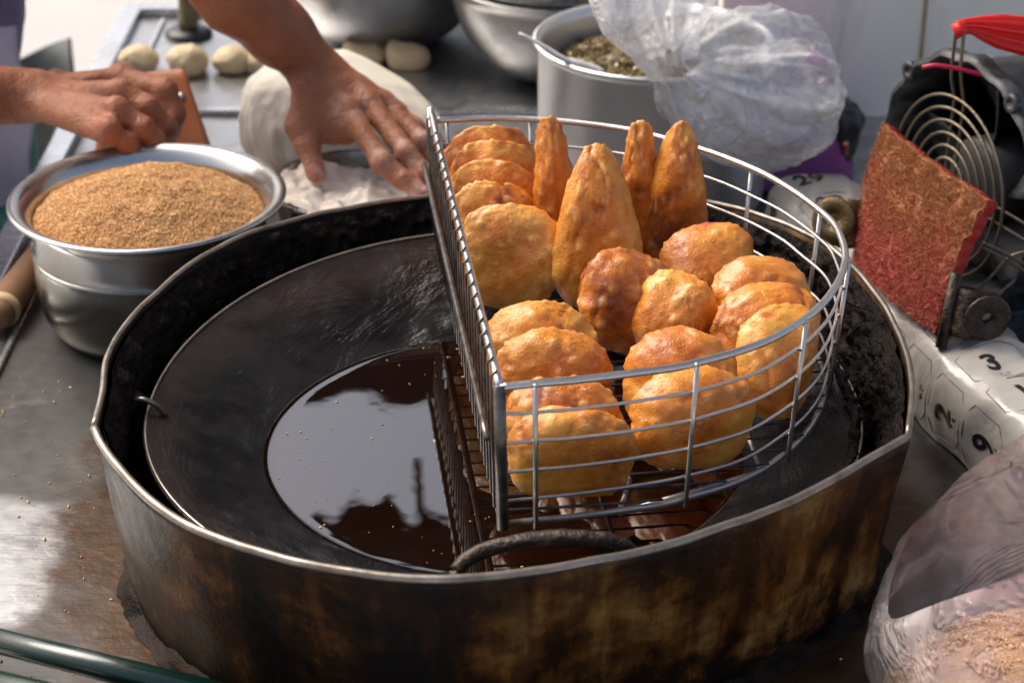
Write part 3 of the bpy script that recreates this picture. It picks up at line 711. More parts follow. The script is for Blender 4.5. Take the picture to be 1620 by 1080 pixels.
specs = [
 (692, 852, 198, 392, 6, 4, 8, 'oval', 1, .02, LB + "in the far corner of the basket, rearmost of the leaning row", .021, dict(bub=110)),
 (704, 860, 221, 405, 8, 3, 6, 'oval', 2, .06, LB + "second in the leaning row from the basket's far corner", .021, dict(bub=110)),
 (703, 848, 251, 424, 10, 2, 4, 'oval', 3, .05, LB + "with blistered top, third in the leaning row from the far corner", .021, dict(bub=120)),
 (708, 852, 284, 448, 12, 0, 2, 'oval', 4, .08, LB + "directly behind the pale spotted one at the flat basket side", .023, dict(bub=120)),
 (720, 888, 318, 494, 14, 0, 2, 'oval', 5, .30, "pale spotted flat fried pastry with brown specks beside the basket's flat side", .032, dict(bub=130)),
 (764, 946, 470, 640, 18, 4, 2, 'moon', 6, .06, LB + "half-moon just in front of the pale spotted one", .036, {}),
 (779, 970, 511, 682, 18, 2, 0, 'moon', 7, .03, LB + "half-moon with a central crease, third back from the basket's front corner", .038, {}),
 (793, 986, 583, 750, 18, 0, 2, 'moon', 8, .02, LB + "half-moon second back from the basket's front corner", .038, {}),
 (802, 1010, 633, 805, 16, 0, 3, 'moon', 9, .05, LB + "half-moon at the front corner post of the basket", .040, {}),
 (842, 926, 180, 440, 3, 10, -2, 'knob', 10, .02, "slim knob-topped fried pastry between the leaning row and the tall one", .040, {}),
 (862, 1028, 222, 500, 10, 8, 0, 'point', 11, .04, "largest tall pointed fried pastry, covered in blisters, in the basket's middle", .048, dict(bub=170)),
 (968, 1052, 185, 430, 2, 0, 0, 'knob', 12, .04, "small fried pastry tip peeping between two tall pointed ones", .036, {}),
 (1008, 1140, 185, 440, 4, -8, 0, 'point', 13, .05, "tall smooth pointed fried pastry beside the far curve of the basket", .046, {}),
 (1045, 1200, 346, 512, 28, 8, -6, 'oval', 14, .04, LB + "with pink filling showing at its top, below the smooth pointed one", .044, dict(pink=(1118, 352))),
 (908, 1074, 386, 566, 18, 20, 24, 'oval', 15, -.01, "deeper brown round fried pastry tilted in the middle of the basket", .050, {}),
 (1000, 1131, 419, 585, 20, -14, 10, 'oval', 16, .03, "upright egg-shaped fried pastry beside the deeper brown round one", .052, {}),
 (1114, 1300, 397, 575, 32, 10, 8, 'moon', 17, .02, LB + "rearmost of the three fanned along the basket's curve", .044, dict(pink=(1232, 405))),
 (1126, 1318, 439, 612, 30, 6, 4, 'moon', 18, .03, LB + "middle one of the three fanned along the basket's curve", .044, {}),
 (1158, 1328, 472, 676, 24, 22, 12, 'moon', 19, .05, LB + "foremost of the three fanned along the basket's curve", .046, dict(pink=(1212, 498))),
 (984, 1166, 509, 700, 20, -6, 6, 'moon', 20, .04, LB + "half-moon behind the big one at the front wires", .042, {}),
 (990, 1207, 569, 756, 18, 10, 6, 'moon', 21, .05, "big golden half-moon pastry against the front wires of the basket", .046, {}),
]
for s in specs: pastry(*s[:11], thick=s[11], **s[12])

# ================================================================== CRUMB BASIN
bcx, bcy = -.362, .388
bas = empty("steel_basin", (bcx, bcy, 0), "round stainless steel basin heaped with brown crumbs", "basin")
pr = [(.0005, .0005), (.085, .0005), (.100, .004), (.113, .022), (.119, .05), (.120, .085), (.1205, .092), (.118, .0955), (.118, .120), (.120, .130), (.127, .139), (.135, .1435), (.139, .1425), (.140, .1445), (.138, .1465),
      (.1335, .1463), (.126, .1425), (.1185, .132), (.1165, .120), (.1165, .094), (.1185, .084), (.1175, .05), (.111, .024), (.099, .006), (.084, .003), (.0005, .003)]
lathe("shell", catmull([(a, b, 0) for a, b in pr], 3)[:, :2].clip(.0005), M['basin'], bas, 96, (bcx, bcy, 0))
def heap_z(r, x, y): return .122 + .042 * (1 - np.clip(r / .117, 0, 1) ** 2) ** 1.0
hp_ = empty("crumb_heap", (bcx, bcy, .12), "mound of coarse brown crumbs filling the steel basin", "crumbs")
V = []; rr_ = np.linspace(.001, .1168, 40)
v, f = lathe_geo([(r, float(heap_z(r, 0, 0))) for r in rr_], 120, (bcx, bcy, 0)); v[:, 2] += .0022 * fbm(v, 60, 4, 3) + .004 * noise(v, 18, 8); f = f[:-2] + [f[-2]] if False else f[:-1]
mesh_obj("mound", v, f[:-1] + [f[-1]], M['crumb_bed'], hp_)
def grains(center, radius, zfun, n, smin_, smax_, seed, sub=1):
    rng = np.random.default_rng(seed); iv, if_ = ico(1)
    r = radius * np.sqrt(rng.random(n)); a = rng.random(n) * 2 * math.pi
    x = center[0] + r * np.cos(a); y = center[1] + r * np.sin(a)
    pts = np.stack([x, y, np.zeros(n)], 1); z = zfun(r, x, y) + .0022 * fbm(np.stack([x, y, zfun(r, x, y)], 1), 60, 4, 3)
    octv = np.array([(1, 0, 0), (-1, 0, 0), (0, 1, 0), (0, -1, 0), (0, 0, 1), (0, 0, -1)], float)
    octf = np.array([(0, 2, 4), (2, 1, 4), (1, 3, 4), (3, 0, 4), (2, 0, 5), (1, 2, 5), (3, 1, 5), (0, 3, 5)])
    s = (smin_ + (smax_ - smin_) * rng.random(n) ** 2)[:, None, None]
    Q = rng.normal(size=(n, 3, 3)); Q, _ = np.linalg.qr(Q)
    o = octv[None] * (0.6 + .8 * rng.random((n, 6, 1))) * s
    V = np.einsum('nij,nkj->nki', Q, o) + np.stack([x, y, z], 1)[:, None, :]
    Fc = (octf[None] + (np.arange(n) * 6)[:, None, None]).reshape(-1, 3)
    return V.reshape(-1, 3), Fc
v, f = grains((bcx, bcy), .1155, lambda r, x, y: heap_z(r, x, y) + .001 + .004 * noise(np.stack([x, y, heap_z(r, x, y)], 1), 18, 8), 40000, .0004, .0014, 5)
tag(mesh_obj("crumb_grains", v, f, M['crumbs'], hp_, False), kind="stuff")

# wooden handled tool at the left
wh = empty("wooden_handle_tool", (-.53, .46, 0), "brown wooden handle of a kitchen tool lying beside the crumb basin", "handle")
a_, b_ = P(2, 492, .022), P(66, 398, .026); d_ = (b_ - a_)
pth = np.array([a_ + d_ * t for t in np.linspace(-.15, 1, 14)])
tube("handle", pth, [.012, .016, .0175, .018, .018, .0178, .0175, .017, .0165, .016, .0155, .015, .0142, .0125], M['wood'], wh, 20)
tube("worn_ring", [a_ - d_ * .02, a_ + d_ * .06], .0186, M['wood_pale'], wh, 20)
tube("ferrule", [b_ - d_ * .05, b_ + d_ * .18], .0135, M['steel_dark'], wh, 16)
tube("shank", [b_ + d_ * .18, b_ + d_ * .7 - np.array([0, 0, .004])], .006, M['steel_dark'], wh, 10)

# ================================================================== FLOUR BOWL
fcx, fcy = -.163, .520
fb = empty("flour_bowl", (fcx, fcy, 0), "small steel bowl of white flour under the pressing hand", "bowl")
pr = [(.0005, .0005), (.055, .0005), (.066, .01), (.078, .04), (.086, .075), (.092, .099), (.0945, .101), (.0935, .103), (.091, .102), (.085, .078), (.077, .042), (.065, .013), (.054, .003), (.0005, .003)]
lathe("shell", catmull([(a, b, 0) for a, b in pr], 3)[:, :2].clip(.0005), M['steel'], fb, 72, (fcx, fcy, 0))
def flz(u, t):
    r = .0865 * t; a = u * 2 * math.pi; x = fcx + r * math.cos(a); y = fcy + r * math.sin(a); return (x, y, .086)
v, f = grid_geo(90, 50, flz); v[:, 2] += .007 * fbm(v, 34, 12, 4) + .004 * np.abs(noise(v, 70, 3)); v[:, 2] += .010 * (v[:, 0] < fcx - .01) * np.clip((fcx - .01 - v[:, 0]) / .04, 0, 1)
tag(mesh_obj("flour", v, f, M['flour']), "loose white flour filling the small steel bowl", "flour")

# ================================================================== DOUGH
c0 = P(525, 232, .075)
v, f = ico(6); sv = np.sign(v) * np.abs(v) ** .85; vv = sv * np.array([.104, .085, .080]); vv[:, 2] = np.where(vv[:, 2] < -.06, -.06 + (vv[:, 2] + .06) * .2, vv[:, 2])
fold = ridge(np.stack([v[:, 0] * 3.2 + v[:, 2] * .8, v[:, 1] * 3, v[:, 2] * .7], 1), 1.2, 3, 3); vv *= (1 + .026 * fold * np.clip(.4 - v[:, 0], 0, 1) + .055 * fbm(v, 1.25, 8, 3))[:, None]
dl = np.array([-.213, .80, .066]); vv += dl; vv[:, 2] -= vv[:, 2].min() - .001
# its right end slumps out into a tongue
tg = np.clip((vv[:, 0] - (dl[0] + .02)) / .1, 0, 1); vv[:, 0] += tg * .035; vv[:, 2] *= 1 - .35 * tg
tag(mesh_obj("dough_lump", vv, f, M['white_dough']), "large smooth lump of white dough behind the pressing hand", "dough")
balls = [(218, 122, 65, 45, "round ball of dough nearest the table's left edge", 31), (295, 128, 67, 52, "round ball of dough at the foot of the crusted post", 32), (366, 124, 63, 47, "round ball of dough beside the one at the post", 33), (420, 124, 60, 46, "ball of dough partly hidden behind the raised forearm", 34)]
for x, y, wpx, hpx, lb, sd_ in balls:
    p = P(x, y - 4, 0); k = scale_at(p); rx = wpx / 2 / k; v, f = ico(5)
    hz = hpx / k * 1.02; q = v * np.array([rx, rx, hz / 2 * 1.0]) * (1 + .085 * fbm(v, 1.3, sd_, 3))[:, None]
    q[:, 2] = np.maximum(q[:, 2], -hz * .36); q += p + [0, rx * .7, 0]; q[:, 2] -= q[:, 2].min() - .0005
    tag(mesh_obj("dough_ball", q, f, M['dough']), lb, "dough", "dough balls on the table")
for x, y, wpx, hpx, lb, sd_ in ((576, 108, 72, 42, "cut wedge of dough with a raised tip beside the large mixing bowl", 41), (645, 116, 70, 52, "cut wedge of dough with an upright corner, next to the bare table", 42)):
    p = P(x, y - 3, 0); k = scale_at(p); rx = wpx / 2 / k; hz = hpx / k * .92; v, f = ico(5)
    q = v.copy(); q[:, 0] = np.sign(q[:, 0]) * np.abs(q[:, 0]) ** .8
    peak = np.clip(-q[:, 0], 0, 1) ** 2 * np.clip(q[:, 2], 0, 1)
    q = q * np.array([rx, rx * .8, hz * .5]) * (1 + .05 * fbm(v, 1.6, sd_, 3))[:, None]; q[:, 2] += peak * hz * .55 - .0 
    q[:, 2] = np.maximum(q[:, 2], -hz * .3); q += p + [0, rx * .6, 0]; q[:, 2] -= q[:, 2].min() - .0005
    tag(mesh_obj("dough_wedge", q, f, M['dough']), lb, "dough", "dough wedges on the table")

# crusted post behind the balls
pp = P(287, 84, 0) + np.array([0, .075, 0])
po = empty("crusted_post", tuple(pp), "crusted olive brown post on a black round foot behind dough balls", "post")
pz = np.linspace(.012, .42, 40); v, f = tube_geo([(pp[0] + .003 * math.sin(z * 30), pp[1], z) for z in pz], [.0125 + .003 * math.sin(z * 60) + (.002 if z > .05 else 0) for z in pz], 20)
v[:, :2] += (.0025 * fbm(v, 70, 6, 3))[:, None] * np.array([1, .5]); mesh_obj("shaft", v, f, M['olive'], po)
lathe("foot", [(.0005, 0.0005), (.034, .0005), (.034, .006), (.024, .011), (.0005, .013)], M['black'], po, 40, tuple(pp))

# ================================================================== SCRAPER
q1, q2 = P(128, 242, .02), P(328, 232, .02)
sp = empty("dough_scraper", (-.42, .66, 0), "flat orange plastic dough scraper gripped by the left-hand fist", "scraper")
def scr(u, t):
    bl, br = np.array([-.487, .640, .022]), np.array([-.315, .640, .022]); tl, tr = np.array([-.452, .70, .155]), np.array([-.368, .70, .168])
    a = bl + (br - bl) * u; b = tl + (tr - tl) * u; p = a + (b - a) * t; p[1] += .006 * math.sin(u * math.pi); return p
v, f = grid_geo(20, 14, scr); solid(mesh_obj("blade", v, f, M['orange'], sp), .003)
hc = scr(.86, .80); n_ = np.array([0, -.91, .41]); 
v, f = lathe_geo([(.0005, 0), (.0042, 0), (.0046, .0012), (.0005, .0016)], 20); Rr = np.array(Vector(n_).to_track_quat('Z', 'Y').to_matrix()); mesh_obj("eyelet", v @ Rr.T + hc + n_ * .0022, f, M['alu'], sp)

# ================================================================== PERSON (arms, hands and the side of the torso)
pe = empty("person", (-.78, 1.0, -.82), "person in purple-grey shirt leaning in, one hand in flour, one gripping scraper", "person")
def chain(p, pts, rads, k=.006):
    d = None
    for i in range(len(pts) - 1):
        e = cap(p, pts[i], pts[i + 1], rads[i], rads[i + 1]); d = e if d is None else smin(d, e, k)
    return d
def J(*l): return [P(x, y, z) for x, y, z in l]
# hand pressing into the flour
A_w = P(500, 108, .188)
A_mcp = J((553, 172, .158), (583, 163, .160), (608, 166, .154), (628, 178, .143))
A_fin = [J((552, 176, .157), (604, 258, .1235), (638, 285, .108), (664, 302, .099)),
         J((583, 163, .160), (643, 243, .128), (670, 273, .112), (690, 292, .101)),
         J((608, 164, .154), (668, 224, .128), (694, 254, .110), (708, 270, .099)),
         J((628, 178, .143), (656, 200, .133), (684, 216, .122), (700, 228, .113))]
A_rad = [(.0126, .0116, .0102, .0088), (.0122, .0112, .0099, .0085), (.0114, .0105, .0092, .0080), (.0100, .0092, .0082, .0072)]
A_th = J((496, 140, .172), (474, 200, .148), (487, 232, .130), (500, 274, .107)); A_thr = (.018, .0155, .0132, .0106)
A_fore = [A_w, P(440, 50, .235), P(375, -10, .285), P(320, -80, .335)]
A_elb = np.array([-.44, .80, .46]); A_sh = np.array([-.66, 1.04, .66])
# hand gripping the scraper
B_w = P(48, 152, .172)
B_fin = [J((193, 124, .178), (262, 143, .176), (277, 180, .152), (274, 208, .132)),
         J((190, 146, .184), (232, 170, .170), (262, 198, .148), (268, 216, .132)),
         J((184, 176, .180), (226, 202, .163), (244, 222, .146), (248, 236, .130)),
         J((172, 206, .170), (200, 226, .152), (212, 240, .138), (216, 250, .126))]
B_rad = [(.0134, .0128, .0112, .0092), (.0134, .0128, .0112, .0094), (.0128, .0118, .0104, .0090), (.0114, .0104, .0092, .0080)]
B_th = [P(90, 130, .150), P(160, 150, .135), P(215, 175, .128), P(250, 195, .122)]
B_elb = np.array([-.81, .67, .22]); B_sh = np.array([-.82, .88, .62])
def wp(a, b, t): return np.array(a) + (np.array(b) - np.array(a)) * t
def person_sdf(p):
    # forearms and upper arms
    d = chain(p, [*A_fore, A_elb], (.0265, .034, .041, .045, .044), .02)
    d = smin(d, cap(p, A_elb, A_sh, .046, .058), .03)
    e = chain(p, [B_w, P(-60, 150, .185), P(-190, 145, .2), B_elb], (.029, .035, .041, .044), .02)
    e = smin(e, cap(p, B_elb, B_sh, .046, .058), .03)
    d = smin(d, e, .01)
    d = smin(d, ell(p, (-.78, 1.0, .46), (.10, .13, .22)), .05)
    # wrist flattening and palms
    for (wr, mc, rr, fin, rad, th, thr) in ((A_w, A_mcp, .0145, A_fin, A_rad, A_th, A_thr), (B_w, [q[0] for q in B_fin], .0155, B_fin, B_rad, B_th, (.016, .0135, .012, .010))):
        h = None
        wd = mc[3] - mc[0]; wd = wd / np.linalg.norm(wd)
        for i, m_ in enumerate(mc):
            st = wr + wd * (-.013 + .0087 * i)
            e = cap(p, st, m_ - np.array([0, 0, .003]), .0165, rr if i < 3 else rr - .002); h = e if h is None else smin(h, e, .012)
        for i, (q, r) in enumerate(zip(fin, rad)):
            ch = chain(p, q, r, .004)
            for jj in (1, 2): ch = smin(ch, np.linalg.norm(p - (q[jj] + np.array([0, -.0006, .0012])), axis=1) - r[jj] * 1.03, .004)
            h = smin(h, ch, .0035)
            h = smin(h, np.linalg.norm(p - (q[0] + np.array([0, 0, .0035])), axis=1) - r[0] * .92, .007)
            # tendon along the back of the hand
            up = np.array([0, -.004, .0115]) if wr is A_w else np.array([0, -.007, .0105])
            h = smin(h, cap(p, wp(wr, q[0], .30) + up * 1.05, q[0] + up * .70, .0010, .0020), .008)
        t = chain(p, th, thr, .006); h = smin(h, t, .012)
        if wr is A_w:
            for a_, b_, r_ in ((P(496, 150, .166), P(497, 200, .143), .020), (P(525, 165, .155), P(530, 200, .138), .019), (P(500, 192, .144), P(550, 205, .138), .014)): h = smin(h, cap(p, a_, b_, r_, r_ * .85), .02)
        d = smin(d, h, .016)
    # veins
    for a_, b_ in ((wp(A_w, A_mcp[1], .15) + [.006, -.006, .018], wp(A_w, A_mcp[0], .75) + [-.006, -.004, .014]), (wp(B_w, B_fin[1][0], .25) + [0, -.012, .012], wp(B_w, B_fin[2][0], .8) + [0, -.010, .009]),
                   (A_fore[1] + [.012, -.02, .024], A_w + [.010, -.008, .021]), (B_w + [-.03, -.018, .022], wp(B_w, B_fin[0][0], .5) + [0, -.012, .014])):
        d = smin(d, cap(p, a_, b_, .0022, .0018), .005)
    return d + .0009 * noise(p, 60, 4) + .0005 * noise(p, 150, 6)
V1, F1 = sdf_mesh(person_sdf, (-1.05, .44, .05), (-.03, 1.16, .76), .0027)
tips = [q[3] for q in A_fin + B_fin] + [A_th[3]]; kn = [q[1] for q in A_fin + B_fin] + [q[0] for q in A_fin + B_fin]
red = np.zeros(len(V1)); flr = np.zeros(len(V1))
for t in tips: red = np.maximum(red, np.exp(-((V1 - t) ** 2).sum(1) / .016 ** 2)); flr = np.maximum(flr, .95 * np.exp(-((V1 - t) ** 2).sum(1) / .012 ** 2))
for t in [q[1] for q in A_fin] + [q[0] for q in A_fin]: flr = np.maximum(flr, .45 * np.exp(-((V1 - t) ** 2).sum(1) / .018 ** 2))
for t in kn: red = np.maximum(red, .55 * np.exp(-((V1 - t) ** 2).sum(1) / .012 ** 2))
mesh_obj("body", V1, F1, M['skin'], pe, True, {"red": red, "flour": flr})
def nail(tip, prev, up):
    ax = (tip - prev); ax /= np.linalg.norm(ax); up = np.array(up, float); up -= ax * up.dot(ax); up /= np.linalg.norm(up); s = np.cross(ax, up)
    v, f = ico(3); q = v * np.array([.0062, .0046, .0014]); R3 = np.stack([ax, s, up], 1)
    mesh_obj("nail", q @ R3.T + tip + up * .0066 + ax * .0015, f, M['nail'], pe)
nail(A_fin[0][3], A_fin[0][2], (.1, -.3, .9)); nail(A_th[3], A_th[2], (-.2, -.75, .5)); nail(A_fin[1][3], A_fin[1][2], (.1, -.3, .9))
def shirt_sdf(p):
    d = ell(p, (-.775, 1.02, .28), (.160, .20, .48)); d = smin(d, cap(p, wp(A_elb, A_sh, .45), A_sh, .066, .075), .03); d = smin(d, cap(p, wp(B_elb, B_sh, .45), B_sh, .066, .075), .03)
    return d + .006 * ridge(p * np.array([1, 1, .5]), 14, 4, 2)
v, f = sdf_mesh(shirt_sdf, (-1.0, .7, -.26), (-.50, 1.28, .84), .009, 6); mesh_obj("shirt", v, f, M['shirt'], pe)
def apr(u, t): return (-.84 + .25 * u, .755 + .10 * u * u + .012 * math.sin(u * 14 + t * 3), -.45 + .62 * t)
v, f = grid_geo(40, 30, apr); v[:, 0] += .01 * noise(v, 12, 3); solid(mesh_obj("apron", v, f, M['apron'], pe), .004)
v, f = grid_geo(30, 24, lambda u, t: (-.78 + .205 * u, .735 + .06 * u * u + .012 * math.sin(u * 17), -.5 + .46 * t)); solid(mesh_obj("apron_hem", v, f, M['teal'], pe), .004)
def trouser(sx): return [(-.84 + sx, 1.02, .02), (-.84 + sx, 1.02, -.4), (-.84 + sx, 1.01, -.815)]
for sx in (0, .13): tube("trouser_leg", catmull(trouser(sx), 6), [.085 - .002 * i for i in range(13)], M['teal'], pe, 20)

# grey sheet standing behind, beyond the table edge
gs = empty("grey_panel", (-.80, 1.62, -.82), "grey curved sheet metal panel standing beyond the table's left edge", "panel")
def gsh(u, t): 
    top = PY(20 + 95 * u, 98 - 46 * u ** 1.3, 1.62 + .03 * u); return (top[0], 1.62 + .03 * math.sin(u * 3), -.82 + (top[2] + .82) * t)
v, f = grid_geo(20, 10, gsh); solid(mesh_obj("sheet", v, f, M['grey_sheet'], gs), .006)
mesh_obj("base_rail", *box_geo((v[:, 0].min(), 1.59, -.8195), (v[:, 0].max(), 1.68, -.80)), M['grey_sheet'], gs, smooth=False)

# ================================================================== BACK BOWLS AND FILLING POT
def bowl(name, c, r, h, base, label, mat, seg=72, thick=.002):
    o = empty(name, (c[0], c[1], 0), label, "bowl")
    pts = [(.0005, .0005), (base, .0005)]
    for t in np.linspace(.06, 1, 14): pts.append((base + (r - base) * math.sin(t * math.pi / 2) ** .95, h * (1 - math.cos(t * math.pi / 2)) ** 1.0 * .98 + .002))
    pts += [(r + .006, h), (r + .007, h + .003), (r + .001, h + .003)]
    inn = [(max(.0005, a - thick), b + thick) for a, b in pts[1:16][::-1]] + [(.0005, .003)]
    lathe("shell", pts + inn, mat, o, seg, (c[0], c[1], 0)); return o
bowl("mixing_bowl", (-.175, 1.30), .155, .17, .055, "large dull steel mixing bowl behind the dough wedges", M['steel_dark'])
b2 = bowl("deep_bowl", (.075, 1.15), .150, .135, .035, "round-bottomed dark steel bowl with a mesh lid beside the filling pot", M['steel_dark'])
lid = empty("mesh_tray", (.075, 1.15, .138), "black wire mesh tray resting on the dark round-bottomed bowl", "tray")
tube("frame", [(.075 + .15 * math.cos(a), 1.15 + .15 * math.sin(a), .143) for a in np.linspace(0, 2 * math.pi, 48, endpoint=False)], .004, M['black'], lid, 8, True)
for i in range(-9, 10):
    h_ = math.sqrt(.15 ** 2 - (i * .0155) ** 2)
    tube("mesh_wire", [(.075 + i * .0155, 1.15 - h_, .144), (.075 + i * .0155, 1.15 + h_, .144)], .0016, M['black'], lid, 6)
    tube("mesh_wire", [(.075 - h_, 1.15 + i * .0155, .1468), (.075 + h_, 1.15 + i * .0155, .1468)], .0016, M['black'], lid, 6)
pcx, pcy, pr_ = .170, .715, .133
pot = empty("filling_pot", (pcx, pcy, 0), "tall aluminium pot of brown filling with a spoon on its rim", "pot")
HP = .198
lathe("shell", [(.0005, .0005), (pr_ - .012, .0005), (pr_ - .004, .006), (pr_, .016), (pr_, HP - .01), (pr_ + .004, HP - .004), (pr_ + .007, HP), (pr_ + .004, HP + .003), (pr_ - .002, HP), (pr_ - .003, HP - .012), (pr_ - .003, .02), (pr_ - .012, .004), (.0005, .004)], M['alu'], pot, 90, (pcx, pcy, 0))
fl_ = empty("filling", (pcx, pcy, .12), "chopped brown-green filling heaped in the aluminium pot", "filling")
def fz(r, x, y): return .158 + .026 * np.clip(1 - ((x - pcx) ** 2 + (y - pcy - .03) ** 2) / .012, -1, 1)
v, f = lathe_geo([(r, 0) for r in np.linspace(.001, pr_ - .004, 26)], 60, (pcx, pcy, 0)); f = f[:-2]; v[:, 2] = fz(0, v[:, 0], v[:, 1]) + .003 * noise(v, 70, 3)
mesh_obj("filling_bed", v, f, M['filling'], fl_)
v, f = grains((pcx, pcy), pr_ - .008, fz, 5200, .0016, .0048, 17); tag(mesh_obj("chopped_pieces", v, f, M['filling'], fl_, False), kind="stuff")
spn = empty("spoon", (.05, .62, .2), "pale plastic spoon resting across the rim of the filling pot", "spoon")
sa, sb, sc_ = PY(822, 53, .62), PY(890, 92, .625), PY(945, 112, .655)
pth = catmull([sa, (sa + sb) / 2 + np.array([0, 0, .001]), sb, (sb + sc_) / 2, sc_], 6)
v, f = tube_geo(pth, [.003 + .005 * (i / 24) + (.003 if i > 14 else 0) for i in range(25)], 12)
cpt = np.repeat(pth, 12, 0); v[:, 2] = cpt[:, 2] + (v[:, 2] - cpt[:, 2]) * .35
mesh_obj("spoon_body", v * 1.0, f, M['plate'], spn)

# ================================================================== CLEAR BAG, PURPLE CLOTH, CORD
bag = empty("plastic_bag", (.3, .66, .04), "crumpled clear plastic bag knotted over the rim of the filling pot", "bag")
cl = [PY(1322, 118, .70), PY(1300, 125, .695), PY(1255, 132, .675), PY(1200, 142, .645), PY(1140, 138, .615), PY(1092, 122, .585), PY(1064, 102, .565), PY(1052, 74, .565), PY(1042, 36, .575), PY(1034, -10, .59), PY(1030, -40, .6)]
rd_ = [.004, .044, .072, .086, .078, .052, .0215, .030, .046, .056, .058]
cp = catmull(cl, 10); rp = np.interp(np.linspace(0, 10, len(cp)), range(11), rd_)
v, f = tube_geo(cp, rp, 160, caps=False); NS = 160
ii = np.repeat(np.arange(len(cp)), NS); aa = np.tile(np.linspace(0, 2 * math.pi, NS, endpoint=False), len(cp)); cc = cp[ii]
foldv = (ridge(np.stack([np.cos(aa) * 2.2, np.sin(aa) * 2.2, ii / 42.], 1), 1.0, 3, 3) * .17 + noise(np.stack([np.cos(aa) * 5, np.sin(aa) * 5, ii / 60.], 1), 1.0, 7) * .08 + fbm(v, 10, 11, 2) * .12)
neck = np.exp(-((ii - 62) / 9.) ** 2)
v = cc + (v - cc) * (1 + foldv * (1 - .2 * neck) + .28 * neck * np.sin(aa * 9 + 1.5 * noise(v, 20, 2)))[:, None]
v[:, 2] = np.maximum(v[:, 2], .078 + .006 * noise(v, 40, 9) + .05 * np.clip((v[:, 0] - .29) / .08, 0, 1))
mesh_obj("film", v, f, M['film'], bag)
# an inner wrapped bag, seen hazily through the first
v, f = ico(6); cc = PY(1195, 150, .655); q = v * np.array([.062, .045, .052]) * (1 + .22 * ridge(v, 1.6, 5, 4) * .7 + .15 * fbm(v, 2, 3, 3))[:, None] + cc
mesh_obj("inner_film", q, f, M['film'], bag)
def cloth(u, t):
    p = P(1085 + 262 * u, 318 - 120 * t - 26 * u, .004); return (p[0], p[1], 0)
v, f = grid_geo(70, 50, cloth); e_ = np.minimum.reduce([np.tile(np.linspace(0, 1, 70), 50), 1 - np.tile(np.linspace(0, 1, 70), 50), np.repeat(np.linspace(0, 1, 50), 70), 1 - np.repeat(np.linspace(0, 1, 50), 70)])
v[:, 2] = .006 + np.clip(e_ * 5, 0, 1) * (.044 + .045 * np.exp(-((v[:, 0] - .375) / .05) ** 2) + .016 * fbm(v, 11, 4, 3) + .010 * ridge(v, 16, 6, 2))
solid(mesh_obj("purple_cloth", v, f, M['purple']), .004); tag(bpy.data.objects["purple_cloth"], "rumpled purple cloth under the clear plastic bag", "cloth")
pcord = [PY(1302, 189, .86), PY(1326, 188, .84), PY(1342, 196, .82), PY(1343, 220, .80), PY(1337, 245, .78), PY(1336, 262, .76)]
pcord[-1][2] = max(.052, pcord[-1][2])
tag(tube("cord", catmull(pcord, 8), .0032, M['pink_cord']), "bent pink cord rising beside the purple cloth against the wall", "cord")
# dark folded bag edge behind the cloth
v, f = ico(5); q = v * np.array([.055, .03, .055]) * (1 + .2 * fbm(v, 1.6, 9, 3))[:, None] + np.array([.375, .80, .05]); q[:, 2] = np.maximum(q[:, 2], .001)
tag(mesh_obj("black_pouch", q, f, M['black']), "soft black pouch slumped behind the purple cloth", "pouch")

# ================================================================== CALENDAR-WRAPPED BUNDLE
bd = empty("wrapped_bundle", (.37, .3, 0), "long bundle wrapped in a printed white calendar sheet beside the stove ring", "bundle")
E0, E1 = np.array([.281, .585]), np.array([.452, -.02]); ax2 = (E1 - E0); BL = np.linalg.norm(ax2); ax2 = ax2 / BL; rt2 = np.array([-ax2[1], ax2[0]])
if rt2[0] < 0: rt2 = -rt2
BW, BH = .104, .086
def bpt(s, wv, z): q = E0 + ax2 * s + rt2 * wv; return np.array([q[0], q[1], z])
prof_b = []
for wv, z in ((.010, .001), (.0, .010), (-.003, .040), (.002, .068), (.012, .081), (.03, .087), (.06, .088), (.085, .083), (.099, .07), (.104, .04), (.100, .008), (.09, .001)): prof_b.append((wv, z))
pb_ = catmull([(a, b, 0) for a, b in prof_b], 5, True)[:, :2]
NSB = 110; V = []
for i in range(NSB):
    s = BL * i / (NSB - 1); tp = 1 - .55 * max(0, 1 - min(i, NSB - 1 - i) / 4.0) ** 2
    for wv, z in pb_: V.append(bpt(s, .052 + (wv - .052) * tp, .042 + (z - .042) * tp))
V = np.array(V); nP = len(pb_)
def crinkle(V):
    out = V.copy(); d = .0042 * fbm(V, 14, 61, 2) + .0044 * (ridge(V, 15, 63, 2) - .5); c_ = np.repeat(np.array([[0, 0, .042]]), len(V), 0)
    s_ = (V[:, :2] - E0) @ ax2; c_[:, :2] = E0 + ax2 * s_[:, None] + rt2 * .052
    n_ = V - c_; n_ /= np.linalg.norm(n_, axis=1)[:, None] + 1e-9; out += n_ * d[:, None]; out[:, 2] = np.maximum(out[:, 2], .0008); return out
f = [(i * nP + k, i * nP + (k + 1) % nP, (i + 1) * nP + (k + 1) % nP, (i + 1) * nP + k) for i in range(NSB - 1) for k in range(nP)]
f += [tuple(range(nP - 1, -1, -1)), tuple((NSB - 1) * nP + k for k in range(nP))]
wrap = mesh_obj("wrapping_sheet", crinkle(V), f, M['sheet'], bd)
